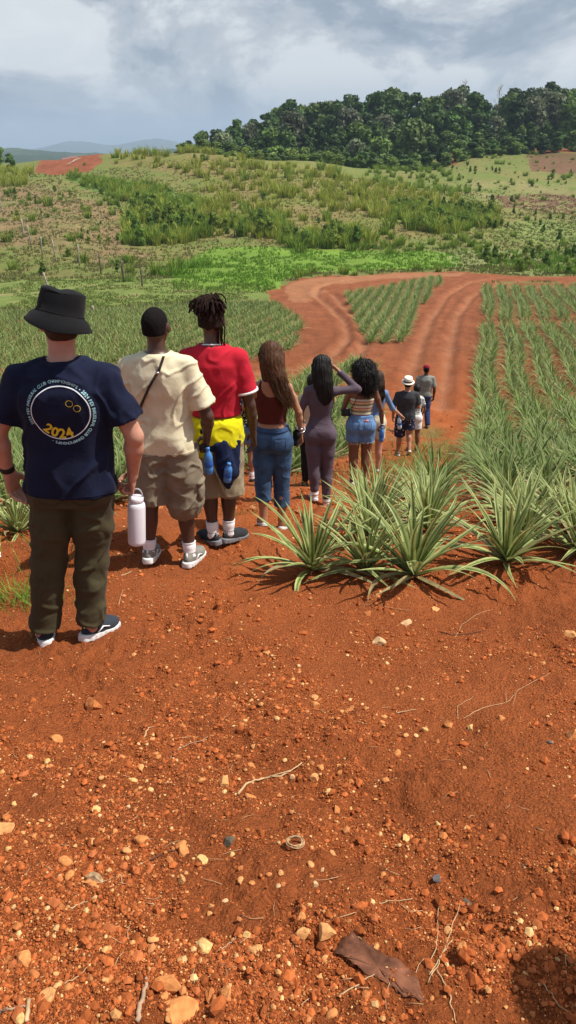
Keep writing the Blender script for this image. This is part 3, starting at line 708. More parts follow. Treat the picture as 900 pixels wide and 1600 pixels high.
# weeds on the soil near the people: straw and sparse grass
def blades(n, cx, cy, sx, sy, h, w, cols, seed):
    r = np.random.default_rng(seed); x = cx + r.normal(0, sx, n); y = cy + r.normal(0, sy, n); z = H(x, y); a = r.random(n) * 6.28; d = r.random(n) * 6.28; L_ = h * (.5 + r.random(n)); ln = L_ * (.3 + .9 * r.random(n))
    V = np.stack([np.stack([x - np.cos(a) * w, y - np.sin(a) * w, z - .005], 1), np.stack([x + np.cos(a) * w, y + np.sin(a) * w, z - .005], 1),
                  np.stack([x + .45 * ln * np.cos(d) + np.cos(a) * w * .6, y + .45 * ln * np.sin(d) + np.sin(a) * w * .6, z + L_ * .6], 1), np.stack([x + .45 * ln * np.cos(d) - np.cos(a) * w * .6, y + .45 * ln * np.sin(d) - np.sin(a) * w * .6, z + L_ * .6], 1),
                  np.stack([x + ln * np.cos(d), y + ln * np.sin(d), z + L_ * .85], 1)], 1)
    c = np.array(cols)[r.integers(0, len(cols), n)]
    return V.reshape(-1, 3), c, n
mb = MB()
for args in ((260, -1.62, 3.95, .16, .12, .13, .003, DG + LG, 1), (120, -1.8, 4.6, .2, .25, .12, .003, DG + DRY, 2), (500, 2.3, 12.2, .7, 1.6, .16, .006, DRY + DG[:2], 3), (700, 3.2, 15.5, .6, 2.5, .15, .007, DRY + DG[:1], 4),
             (300, 1.7, 10.2, .35, .9, .14, .005, DRY + DG, 5), (160, .55, 9.5, .3, .8, .12, .005, DRY + DG, 6), (60, -.35, 6.4, .25, .3, .1, .003, DG, 7)):
    V, c, n = blades(*args); i0 = np.arange(n)[:, None] * 5
    mb.add(V, i0 + np.array([[0, 1, 2, 3]]), i0 + np.array([[3, 2, 4]]), np.repeat(c, 5, axis=0))
tag(mb.build('weeds', M_GRASS), 'sparse green weeds and straw growing along the path', 'weeds', kind='stuff')

# ------------------------------------------------------------------ trees
M_TREE = material('tree_leaves', 'ffffff', rough=.6, var=.3, vscale=.35, attr=True, trans=.25, objrand=.4, spec=.25)
M_BARK = material('tree_bark', (.20, .17, .13), rough=.9, var=.3, vscale=3, bump=.02, bscale=6)
def trunk_mb(r, h, lob, rad=.28):
    m = MB(); P = [(0, 0, -.6), (r.uniform(-.15, .15), r.uniform(-.1, .1), h * .3), (r.uniform(-.3, .3), r.uniform(-.3, .3), h * .6), (0, 0, h * .88)]
    m.tube(P, [rad * 1.3, rad, rad * .6, rad * .2], 7)
    for (x, y, z, q) in lob[:9]:
        z0 = h * r.uniform(.25, .55); m.tube([(0, 0, z0), (x * .5, y * .5, (z0 + z) / 2 + .2), (x, y, z)], [rad * .4, rad * .25, rad * .08], 5)
    return m
_r = random.Random(21); TK = []
for (h, wd, nl, leaf, base, thin, low, lab) in (
    (13, 4.6, 26, .55, (.085, .16, .03), 1, .04, 'dense green tree with rounded crown in the ridge forest'),
    (15, 4.2, 26, .50, (.06, .12, .025), 1, .08, 'tall dark tree in the ridge forest'),
    (12, 5.2, 28, .60, (.12, .19, .04), 1, .04, 'broad mid green tree in the ridge forest'),
    (10, 3.8, 22, .50, (.16, .24, .05), .9, .03, 'light green leafy tree at the forest edge'),
    (9, 3.6, 20, .42, (.19, .23, .12), .8, .05, 'thin grey-green tree at the forest edge'),
    (14, 5.0, 22, .50, (.15, .17, .09), .5, .35, 'open-crowned greyish tree rising from the forest'),
    (17, 4.4, 26, .5, (.055, .10, .025), .9, .35, 'tallest dark tree on the skyline of the ridge forest')):
    V, Q, C, lob = crown_mesh(_r, h, wd, nl, leaf, base, thin, low)
    TK.append((mesh_np('crown', V, Q, M_TREE, False, cols=C), trunk_mb(_r, h, lob).mesh('trunk', M_BARK), lab, h))
def tree(k, x, y, s, lab=None, group='trees of the forest on the ridge'):
    o = link('forest_tree', None, None, (x, y, Hs(x, y)), (0, 0, _r.uniform(0, 6.3)), s); o.empty_display_size = .5
    tag(o, lab or TK[k][2], 'tree', group); link('trunk', TK[k][1], o); link('crown', TK[k][0], o); return o
SKYL = pchip([285, 300, 330, 360, 390, 420, 450, 480, 520, 560, 600, 640, 680, 720, 750, 770, 785, 810, 850, 900, 990],
             [226, 214, 203, 192, 183, 168, 156, 156, 152, 152, 143, 139, 146, 134, 150, 158, 142, 131, 129, 127, 128])
nt_ = 0
for row, (D0, fr) in enumerate(((232, .30), (248, .45), (264, .62), (285, .8), (312, 1.0), (335, 1.0))):
    px = 288 + 6 * (row % 2) + (0 if row > 1 else 0)
    while px < 960:
        y = D0 + _r.uniform(-5, 5) + (max(0, (px - 560)) * .17 if row < 3 else max(0, px - 600) * .05)
        x = (px - CX) / 1290 * y
        g = float(macro(x, y)); top = float(SKYL(np.array([px]))[0]); ppy = proj(x, y, g)[1]
        edge = 238 if px < 400 else 250
        want = ppy - (ppy - top) * fr * _r.uniform(.72, 1.06) if row < 4 else top + _r.uniform(-5, 12)
        hh = g * 0 + (z_at(y, want) - g)
        hh = max(5, min(hh, 30)); 
        k = _r.choice([3, 2, 0, 2, 3, 0, 1, 4] if row == 0 else [0, 1, 2, 3, 0] if row < 3 else [0, 1, 1, 2, 6, 5])
        s = hh / TK[k][3]; s3 = (max(s, .62) * _r.uniform(.95, 1.2), max(s, .62), s)
        tree(k, x, y, s3); nt_ += 1
        px += _r.uniform(20, 31) * (.85 if row < 2 else 1.05)
ug = MB()
for px, py, D, k, s, lab in ((455, 160, 262, 5, 1.1, 'wide open-crowned grey tree on the left part of the skyline'), (555, 215, 236, 4, .95, 'pale silvery small tree in front of the dark forest'), (350, 205, 240, 4, 1.0, 'thin pale tree at the left end of the forest'),
                             (640, 160, 262, 3, 1.5, 'bright green tree high in the middle of the forest'), (12, 248, 215, 0, .33, 'small dark tree at the far left edge below the hazy hills'), (-8, 240, 225, 2, .42, 'dark tree cut by the left edge below the hazy hills')):
    x = (px - CX) / 1290 * D; o = tree(k, x, D, s, lab, 'trees of the forest on the ridge' if px > 100 else 'trees at the left edge of the valley')
for px in range(300, 960, 9):
    D = 226 + max(0, px - 560) * .19 + _r.uniform(-3, 3); x = (px + _r.uniform(-5, 5) - CX) / 1290 * D; s = _r.uniform(1.0, 1.9)
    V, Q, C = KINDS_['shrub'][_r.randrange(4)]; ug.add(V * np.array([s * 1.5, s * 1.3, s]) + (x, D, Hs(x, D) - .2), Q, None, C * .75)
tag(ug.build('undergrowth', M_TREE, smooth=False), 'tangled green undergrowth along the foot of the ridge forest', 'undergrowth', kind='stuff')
print('trees', nt_)
def bare(px, D, toppy, lab):
    x = (px - CX) / 1290 * D; g = Hs(x, D); h = z_at(D, toppy) - g; m = MB(); tips = [((0, 0, -.5), (0.2, 0, h * .7), .22)]
    m.tube([(0, 0, -.5), (.1, 0, h * .4), (.2, .1, h * .75), (.1, 0, h)], [.28, .2, .1, .03], 6)
    for i in range(22):
        z0 = h * _r.uniform(.5, .92); a = _r.uniform(0, 6.28); ln = _r.uniform(1.2, 2.8) * (1.25 - z0 / h * .6); e = (ln * math.cos(a), ln * math.sin(a), z0 + ln * .9)
        m.tube([(.15, 0, z0), (e[0] * .5, e[1] * .5, z0 + ln * .35), e], [.09, .06, .02], 4)
        for j in range(3):
            b2 = _r.uniform(0, 6.28); m.tube([(e[0] * .6, e[1] * .6, z0 + ln * .5), (e[0] * .6 + .8 * math.cos(b2), e[1] * .6 + .8 * math.sin(b2), z0 + ln * 1.1)], [.04, .012], 3)
    o = link('bare_tree', None, None, (x, D, g)); tag(o, lab, 'tree'); m.build('trunk', material('dead_bark', (.34, .30, .26), rough=.9), o)
bare(771, 330, 131, 'leafless grey tree poking above the forest skyline')
bare(718, 325, 122, 'half bare pale treetop above the middle of the forest')

# ------------------------------------------------------------------ fence posts on the left slope
M_POST = material('weathered_post', (.36, .31, .25), rough=.9, var=.35, vscale=8, bump=.01, bscale=30)
M_POSTD = material('dark_post', (.14, .11, .085), rough=.9, var=.35, vscale=8, bump=.01, bscale=30)
for px, py, hpx, tilt, dark, lab in (
    (6, 335, 27, -8, 0, 'leaning fence post at the far left edge of the slope'), (37, 371, 29, 2, 0, 'thick fence post second from the left edge'),
    (49, 383, 32, -4, 0, 'thin leaning fence post third from the left edge'), (66, 399, 30, 4, 0, 'thin fence post left of the pale thick one'),
    (88, 410, 36, -3, 0, 'pale straight fence post in the middle of the row on the slope'), (124, 416, 35, 3, 0, 'pale crooked fence post beside a green bush'),
    (158, 428, 34, 0, 1, 'thin dark fence post left of the forked one'), (194, 441, 34, -2, 1, 'forked dark fence post above the man in the cream shirt'),
    (222, 448, 30, 2, 1, 'dark fence post at the right end of the row'), (79, 462, 36, -10, 0, 'slanting fence post rising behind the black bucket hat'),
    (147, 492, 14, -3, 0, 'short stub of a post at the edge of the pineapple field')):
    x, y = hit(px, py); g = Hs(x, y); h = z_at(y, py - hpx) - macro(x, y); h = float(h); m = MB(); lx = math.tan(R(tilt)) * h
    rad = .085 if px not in (37, 194) else .115
    P = [(0, 0, -.3), (lx * .3 + .02, 0, h * .33), (lx * .7 - .02, .01, h * .7), (lx, 0, h)]; m.tube(P, [rad * 1.15, rad, rad * .95, rad * .8], 7)
    if px == 194: m.tube([(lx * .85, 0, h * .72), (lx + .14, 0, h * .86), (lx + .12, .02, h * 1.0)], [.06, .05, .03], 6)
    o = m.build('fence_post', M_POSTD if dark else M_POST, None, loc=(x, y, g)); tag(o, lab, 'fence post', 'wooden fence posts on the left slope')
# two long pale poles lying on the bare red knoll
for (p0, p1) in (((104, 258), (126, 248)),):
    a = hit(*p0); b_ = hit(*p1); A = np.array([a[0], a[1], Hs(*a) + .12]); B = np.array([b_[0], b_[1], Hs(*b_) + .2]); c0 = (A + B) / 2
    m = MB(); m.tube([A - c0, B - c0], [.09, .07], 6); m.tube([A - c0 + (0.5, .6, .12), B - c0 + (-.8, .3, .1)], [.08, .06], 6)
    o = m.build('fallen_log', material('pale_log', (.42, .34, .24)), None, loc=c0); tag(o, 'long pale felled log lying on the bare red knoll', 'log')
# ------------------------------------------------------------------ stones, clods, twigs
def ico(sub):
    import bmesh
    bm = bmesh.new(); bmesh.ops.create_icosphere(bm, subdivisions=sub, radius=1); V = np.array([v.co[:] for v in bm.verts]); F_ = np.array([[v.index for v in f.verts] for f in bm.faces]); bm.free(); return V, F_
I1, I2, I3 = ico(1), ico(2), ico(3)      # Blender's subdivision 1 is the plain 20-face solid
def rock(seed, base=I2, flat=.62, rough=.34, cuts=8):
    r = np.random.default_rng(seed); V = base[0].copy()
    for _ in range(cuts):                                  # chop flat facets off, as on broken stone
        n = r.normal(size=3); n /= np.linalg.norm(n); d = r.uniform(.45, .85); k = V @ n; V -= np.outer(np.maximum(k - d, 0), n)
    V *= 1 + rough * fbm3(V * 1.3 + 5 * seed % 11, 3, seed % 20)[:, None]
    V *= (r.uniform(.8, 1.25), r.uniform(.65, 1), flat * r.uniform(.8, 1.2)); return V
def stone_mat(name, c, var=.25): return material(name, c, rough=.9, var=var, vscale=2.5, bump=.0012, bscale=5, spec=.2)
M_ST = [stone_mat('tan_stone', (.60, .29, .105)), stone_mat('orange_stone', (.56, .22, .07)), stone_mat('yellow_stone', (.66, .40, .15)), stone_mat('rusty_stone', (.44, .15, .045)), stone_mat('pale_stone', (.58, .36, .18))]
M_ROCK = stone_mat('brown_rock', (.34, .22, .12), .45); M_STD = stone_mat('dark_stone', (.10, .085, .06), .4); M_GREY = stone_mat('grey_stone', (.12, .11, .11))
RK = [[mesh_np('stone', rock(i * 5 + j, I2, .66), I2[1], M_ST[j], False if i % 2 else True) for i in range(5)] for j in range(5)]
notable = [ # px, py, width px, material, flat, label
    (147, 1375, 36, 5, .6, 'angular grey-brown rock with dark broken side on the left of the foreground'),
    (893, 1158, 34, 1, .9, 'big orange lump of clay cut by the right edge'),
    (547, 1107, 20, 1, .8, 'rounded orange clod alone below the pineapples'),
    (592, 1006, 34, 4, .45, 'flat pale slab lying just below the front pineapple plants'),
    (284, 1379, 24, 0, .75, 'round tan stone right of the angular grey rock'),
    (209, 1224, 21, 2, .6, 'yellowish angular stone in the middle left of the foreground'),
    (153, 1271, 18, 2, .6, 'pale yellow chip left of the middle of the foreground'),
    (475, 1466, 28, 0, .9, 'round tan stone in the cluster left of the brown sheet'),
    (508, 1468, 36, 0, .8, 'lumpy tan stone touching the brown sheet, biggest of its cluster'),
    (470, 1446, 24, 1, .7, 'flat orange stone topping the cluster left of the brown sheet'),
    (262, 1540, 52, 1, .5, 'wide flat reddish rock near the bottom edge'),
    (352, 1562, 34, 1, .8, 'upright orange stone near the bottom edge'),
    (286, 1576, 60, 1, .5, 'largest half-buried orange rock at the bottom edge'),
    (330, 1552, 34, 3, .5, 'rusty rock wedged between two larger ones at the bottom edge'),
    (71, 1567, 40, 0, .45, 'flat tan stone beside twigs in the bottom left corner'),
    (320, 1484, 28, 2, .5, 'pale yellow flat stone between the twig and the bottom rocks'),
    (400, 1497, 24, 0, .6, 'pointed orange-tan stone left of the round cluster'),
    (388, 1465, 22, 2, .7, 'small bright yellow stone left of the round cluster'),
    (492, 1216, 22, 0, .75, 'tan stone at the right end of the curved stick'),
    (350, 1225, 30, 0, .6, 'pale orange stone left of the curved stick'),
    (390, 1248, 26, 1, .6, 'orange stone just under the curved stick'),
    (525, 1268, 19, 1, .8, 'squarish orange stone right of the straw coil'),
    (286, 1337, 30, 1, .5, 'long orange stone with dark shadow above the round tan stone'),
    (316, 1347, 20, 2, .7, 'oval cream stone beside the long orange stone'),
    (359, 1320, 24, 'D', .7, 'dark mossy stone among small orange ones'),
    (484, 1359, 16, 0, .8, 'small round ochre stone below the straw coil'),
    (727, 1410, 16, 'D', .8, 'small brown-green round stone right of centre near the bottom'),
    (634, 1305, 16, 2, .8, 'small ochre stone alone on fine soil right of centre'),
    (782, 1130, 18, 1, .7, 'small orange stone among straw on the right'),
    (735, 1135, 18, 2, .55, 'cream flat stone among straw on the right'),
    (702, 1130, 18, 1, .7, 'rusty stone left of the cream flat one'),
    (492, 1102, 20, 1, .7, 'orange stone in a small vertical line of three, middle one'),
    (492, 1091, 18, 0, .6, 'tan stone topping a small vertical line of three'),
    (890, 990, 26, 0, .7, 'pale stone at the right edge below the pineapples'),
    (680, 953, 16, 0, .6, 'small tan stone in front of the tallest pineapple'),
    (634, 972, 22, 4, .35, 'thin pale flake of stone in front of the pineapples'),
    (418, 1021, 16, 0, .6, 'tan stone on the smooth soil below the path'),
    (210, 1021, 16, 0, .6, 'tan stone just right of the first man\'s shoe'),
    (88, 1153, 26, 1, .7, 'brown-orange clod at the left, below the dark clods'),
    (146, 1105, 34, 3, .8, 'dark red crumbling clod casting a deep shadow on the left'),
    (5, 1300, 40, 0, .5, 'tan stone cut by the left edge'),
    (682, 1380, 20, 'G', .5, 'dark grey stone flake right of centre'),
    (858, 1168, 12, 'G', .5, 'tiny slate-blue stone left of the big orange lump'),
    (575, 960, 15, 3, .7, 'rusty clod below the leaf shadow'),
    (500, 1520, 14, 0, .8, 'small tan pebble below the brown sheet'),
    (188, 868, 16, 0, .6, 'tan stone on the path between the first two men'),
]
r = np.random.default_rng(17); rr_ = random.Random(17); used = []
def fsz(px, py, wpx):
    x, y = hit(px, py); dep = y * CP - float(macro(x, y)) * SP; return x, y, wpx / F_PX * dep / 2
for i, (px, py, wpx, mt, fl, lab) in enumerate(notable):
    x, y, s = fsz(px, py, wpx); mat = M_ROCK if mt == 5 else M_STD if mt == 'D' else M_GREY if mt == 'G' else M_ST[mt]
    me = mesh_np('stone', rock(300 + i, I3, fl, .30, 12), I3[1], mat, False); used.append((x, y, s))
    o = link('stone', me, None, (x, y, Hs(x, y) + s * fl * .12), (R(rr_.uniform(-8, 8)) - .25, R(rr_.uniform(-10, 10)), rr_.uniform(0, 6.3)), s)
    tag(o, lab, 'stone', 'stones lying on the red soil')
cnt = 0; clx = [(rr_.uniform(-.6, .5), rr_.uniform(.9, 3.0)) for _ in range(14)]
while cnt < 250:
    if rr_.random() < .35: c = rr_.choice(clx); x = c[0] + rr_.gauss(0, .12); y = c[1] + rr_.gauss(0, .1)
    elif rr_.random() < .5: px = rr_.uniform(0, 520); py = rr_.uniform(1180, 1600); x, y = hit(px, py)
    else: px = rr_.uniform(0, 900); py = rr_.uniform(870, 1600); x, y = hit(px, py)
    if y > 6: continue
    dep = y * CP - float(macro(x, y)) * SP
    s = float(np.clip(rr_.lognormvariate(math.log(.0085), .42), .0055, .024)) * (1 + .12 * max(0, y - 1.5))
    j = rr_.choices(range(5), [5, 5, 2, 4, 1])[0]
    o = link('stone', RK[j][rr_.randrange(5)], None, (x, y, Hs(x, y) + s * .12), (rr_.uniform(-.4, .2), rr_.uniform(-.3, .3), rr_.uniform(0, 6.3)), s); cnt += 1
    tag(o, ['small tan stone lying loose on the red soil', 'small orange stone lying loose on the red soil', 'small yellowish stone lying loose on the red soil', 'small rusty stone lying loose on the red soil', 'small pale stone lying loose on the red soil'][j], 'stone', 'small loose stones on the red soil')
# uncountable crumbs of soil and grit
def crumbs(n, smin, smax, cols, seed, p0=1640, p1=760, pw=1.0, expo=2.4, base=I1):
    r = np.random.default_rng(seed)
    py = p0 - (p0 - p1) * r.random(n) ** pw; px = r.uniform(-30, 930, n)
    # rough ground inverse: interpolate distance from row along the middle column
    rows_ = np.arange(425, 1680, 5); ds = np.array([hit(450, q)[1] for q in rows_]); y = np.interp(py, rows_, ds) + r.normal(0, .01, n)
    z = macro(np.zeros(n), y); dep = y * CP - z * SP; x = (px - CX) / F_PX * dep
    cl = fbm2(x * 1.6, y * 1.6, 3, 200) + .6 * fbm2(x * 6, y * 6, 2, 204); keep = r.random(n) < np.clip(.35 + 1.5 * cl, .06, 1); x, y = x[keep], y[keep]; n = len(x)
    s = smin * (1 - r.random(n) * (1 - (smin / smax) ** expo)) ** (-1 / expo); s *= (1 + .18 * np.clip(y - 1.5, 0, 4))
    z = H(x, y) + s * .2; nb_ = 6; shapes = np.array([rock(900 + seed * 7 + k, base, .75, .35, 3) for k in range(nb_)])
    B = shapes[r.integers(0, nb_, n)]; a = r.random(n) * 6.28; ca, sa = np.cos(a)[:, None], np.sin(a)[:, None]
    V = np.stack([B[:, :, 0] * ca - B[:, :, 1] * sa, B[:, :, 0] * sa + B[:, :, 1] * ca, B[:, :, 2]], -1) * s[:, None, None] + np.stack([x, y, z], 1)[:, None, :]
    c = np.array(cols)[r.integers(0, len(cols), n)] * (.8 + .4 * r.random((n, 1)))
    nv = base[0].shape[0]; Fa = base[1][None] + (np.arange(n) * nv)[:, None, None]
    return V.reshape(-1, 3), Fa.reshape(-1, 3), np.repeat(c, nv, axis=0)
M_CR = material('soil_crumb', 'ffffff', rough=.95, var=.2, vscale=60, attr=True, spec=.1)
s1 = [tuple(SOIL * k) for k in (.75, .9, 1.05, 1.2)]
V, Fa, C = crumbs(230000, .0016, .022, s1 + s1 + [(.40, .12, .04)], 1, pw=.85, expo=2.6)
tag(link('soil_crumbs', mesh_np('soil_crumbs', V, Fa, M_CR, False, cols=C)), 'crumbs and clods of red soil covering the ground', 'soil crumbs', kind='stuff')
V, Fa, C = crumbs(26000, .006, .035, s1 + [(.42, .17, .07)], 3, p0=800, p1=440, expo=2.0)
k_ = soilness(V[::I1[0].shape[0], 0], V[::I1[0].shape[0], 1]) > .5; nv_ = I1[0].shape[0]; kk = np.repeat(k_, nv_); remap = np.cumsum(kk) - 1; Fa = remap[Fa[np.repeat(k_, len(I1[1]))]]; V, C = V[kk], C[kk]
tag(link('track_clods', mesh_np('track_clods', V, Fa, M_CR, False, cols=C)), 'clods lying on the tracks and between the crop rows', 'soil clods', kind='stuff')
V, Fa, C = crumbs(26000, .0018, .018, [(.58, .28, .10), (.5, .2, .07), (.66, .40, .17), (.44, .16, .05)], 2, pw=.8)
tag(link('grit', mesh_np('grit', V, Fa, M_CR, False, cols=C)), 'fine tan grit strewn over the red soil', 'grit', kind='stuff')
# twigs, straw, dead leaves
M_STRAW = material('straw', (.50, .33, .17), rough=.7, var=.25, vscale=30); M_TWIG = material('twig_bark', (.38, .25, .16), rough=.9, var=.3, vscale=40, bump=.001, bscale=200)
M_DTWIG = material('dark_twig', (.10, .045, .025), rough=.9)
def twig(pts, r0, r1, mat, lab, name='twig', cat='twig', lift=.004, wob=.004, branches=(), group=None):
    P = []
    for (px, py) in pts: x, y = hit(px, py); P.append((x, y))
    P = np.array(P); t = np.linspace(0, 1, len(P)); tt = np.linspace(0, 1, 4 * len(P)); X = np.interp(tt, t, P[:, 0]); Y = np.interp(tt, t, P[:, 1])
    X += r.normal(0, wob * .4, len(X)); Y += r.normal(0, wob * .4, len(X)); Z = H(X, Y); Z = np.convolve(np.pad(Z, 2, 'edge'), np.ones(5) / 5, 'valid'); Z = np.maximum(Z, H(X, Y) - r0) + lift
    c = np.array([X.mean(), Y.mean(), Z.mean()]); m = MB(); m.tube(np.stack([X, Y, Z], 1) - c, np.linspace(r0, r1, len(X)), 6)
    for b0, b1 in branches:
        k = int(b0 * (len(X) - 1)); x1, y1 = hit(*b1); m.tube([np.array([X[k], Y[k], Z[k]]) - c, np.array([x1, y1, Hs(x1, y1) + .012]) - c], [r0 * .7, r1 * .6], 5)
    o = m.build(name, mat, None, loc=c); tag(o, lab, cat, group)
twig([(371, 1241), (388, 1225), (410, 1212), (440, 1210), (472, 1194)], .0045, .0022, M_STRAW, 'curved pale forked stick lying in the middle of the soil', 'stick', 'stick', .006, branches=[(.55, (455, 1205))])
twig([(228, 1346), (250, 1334), (285, 1326)], .003, .0015, M_DTWIG, 'short dark twig above the round tan stone')
twig([(266, 1188), (285, 1168), (330, 1150)], .0018, .001, M_TWIG, 'thin brown root curving over the soil on the left')
twig([(686, 986), (705, 991), (735, 990), (760, 986)], .003, .0015, M_DTWIG, 'dark twig below the big splayed pineapple plant')
twig([(712, 994), (722, 975), (745, 960), (770, 950)], .0015, .0008, M_STRAW, 'thin straw arching off the dark twig')
twig([(668, 1543), (690, 1500), (718, 1415)], .0016, .001, M_STRAW, 'longest straight straw right of the brown sheet')
twig([(665, 1520), (680, 1490), (685, 1410)], .0014, .001, M_STRAW, 'straw leaning left behind the longest one')
twig([(670, 1532), (686, 1505), (707, 1475)], .0014, .001, M_STRAW, 'short straw crossing the two long ones')
twig([(592, 1415), (610, 1412), (644, 1408)], .0014, .001, M_STRAW, 'short horizontal straw above the brown sheet')
twig([(680, 1526), (695, 1550), (705, 1575), (712, 1600)], .0018, .001, M_STRAW, 'bent pale straw running off the bottom edge')
twig([(530, 1563), (560, 1548), (585, 1530)], .002, .001, M_STRAW, 'frayed straw below the brown sheet', branches=[(.4, (575, 1560)), (.6, (552, 1530))])
twig([(715, 1122), (715, 1100), (740, 1085)], .0013, .0008, M_STRAW, 'thin wiry straw loop on the right')
twig([(725, 1122), (760, 1105), (795, 1095), (812, 1078), (858, 1058)], .0013, .0007, M_STRAW, 'long thin wiry straw on the right', branches=[(.5, (790, 1075)), (.7, (800, 1110))])
twig([(43, 1600), (45, 1567)], .005, .0045, M_STRAW, 'thick upright straw stub in the bottom left corner')
twig([(0, 1583), (20, 1579), (41, 1575)], .004, .002, M_TWIG, 'brown twig entering from the left edge at the bottom')
twig([(215, 1598), (222, 1570), (232, 1535)], .006, .004, M_TWIG, 'piece of bark standing beside the bottom rocks')
twig([(100, 1540), (120, 1532), (138, 1520)], .0014, .0008, M_STRAW, 'short straw left of the bottom rocks')
twig([(343, 1490), (360, 1478), (372, 1462)], .0015, .001, M_TWIG, 'reddish root tip left of the round cluster')
twig([(110, 1425), (125, 1418), (137, 1409)], .002, .001, M_STRAW, 'short straw below the angular grey rock')
twig([(620, 1111), (638, 1110), (652, 1109)], .003, .001, M_STRAW, 'small pale husk on the soil right of the rounded clod')
twig([(224, 1156), (232, 1146), (240, 1140)], .0035, .001, M_STRAW, 'tiny pale forked chip of wood on the left')
twig([(845, 1550), (870, 1575), (900, 1592)], .0013, .0008, M_STRAW, 'thin straw inside the shadow at the bottom right')
twig([(560, 800 + 145), (600, 950), (640, 955)], .0013, .0008, M_STRAW, 'thin straw in front of the leftmost pineapple plants')
twig([(190, 902), (198, 897), (205, 893)], .004, .002, M_STRAW, 'short pale stick on the path behind the first man')
twig([(185, 945), (189, 935), (192, 925)], .002, .001, M_STRAW, 'thin pale stick standing beside the first man\'s shoe')
# random thin straws, as uncountable litter
m = MB()
for i in range(120):
    x, y = hit(rr_.uniform(0, 900), rr_.uniform(880, 1600)); a = rr_.uniform(0, 6.28); ln = rr_.uniform(.02, .07); dx_, dy_ = math.cos(a) * ln, math.sin(a) * ln; k = rr_.uniform(-.4, .4)
    P = [(x, y, 0), (x + dx_ * .5 - dy_ * k * .4, y + dy_ * .5 + dx_ * k * .4, 0), (x + dx_, y + dy_, 0)]; P = [(a_, b_, Hs(a_, b_) + .004) for a_, b_, _ in P]
    m.tube(P, rr_.uniform(.0005, .0011), 4)
tag(m.build('straw_litter', M_STRAW), 'bits of straw scattered over the soil', 'straw litter', kind='stuff')
# coil of dry straw
x, y = hit(461, 1332); m = MB()
for k in range(7):
    a = np.linspace(0, rr_.uniform(4.5, 6.2), 22) + rr_.uniform(0, 6); rx, ry = rr_.uniform(.018, .027), rr_.uniform(.012, .02)
    m.tube(np.stack([rx * np.cos(a), ry * np.sin(a) * 1.0, .004 + .003 * np.sin(a * 2 + k) + .001 * k], 1), .0011, 5)
tag(m.build('straw_coil', M_STRAW, None, loc=(x, y, Hs(x, y))), 'small oval coil of dry straw lying on the soil', 'straw coil')
# brown torn sheet (dead leaf sheath)
out = [(521, 1493), (535, 1470), (552, 1463), (575, 1478), (600, 1495), (630, 1510), (655, 1540), (662, 1570), (655, 1574), (630, 1565), (600, 1545), (570, 1525), (548, 1508), (532, 1497)]
Wp = np.array(W(out)); dense = []
for i in range(len(Wp)):
    a, b_ = Wp[i], Wp[(i + 1) % len(Wp)]
    for t in np.linspace(0, 1, 6, endpoint=False): dense.append(a + (b_ - a) * t + r.normal(0, .0012, 2))
dense = np.array(dense); c = dense.mean(0); Vt = []; Tt = []; n = len(dense); rings = 6
top = []
for k in range(rings): top.append(c + (dense - c) * (1 - k / rings))
top = np.concatenate(top + [c[None]]); z = H(top[:, 0], top[:, 1]); zz2 = np.array([macro(p[0], p[1]) for p in top]) + .012 + .006 * fbm2(top[:, 0] * 30, top[:, 1] * 30, 2, 5); zz2 = np.maximum(zz2, z + .002)
c3 = np.array([c[0], c[1], zz2.mean()]); Vt = np.stack([top[:, 0], top[:, 1], zz2], 1) - c3; m = MB(); Q = []
for k in range(rings - 1):
    for i in range(n): Q.append((k * n + i, k * n + (i + 1) % n, (k + 1) * n + (i + 1) % n, (k + 1) * n + i))
T = [((rings - 1) * n + i, (rings - 1) * n + (i + 1) % n, rings * n) for i in range(n)]
m.add(Vt, Q, T); Vb = Vt - (0, 0, .0018); nV = len(Vt); m.add(Vb, [q[::-1] for q in Q], [t_[::-1] for t_ in T]); m.q.append(np.array([(i, nV + i, nV + (i + 1) % n, (i + 1) % n) for i in range(n)]))
tag(m.build('dead_leaf', material('dead_leaf_skin', (.15, .058, .03), rough=.6, var=.6, vscale=26, bump=.003, bscale=60, spec=.2), None, loc=c3), 'large torn dark brown dead leaf sheath lying flat near the bottom', 'dead leaf')
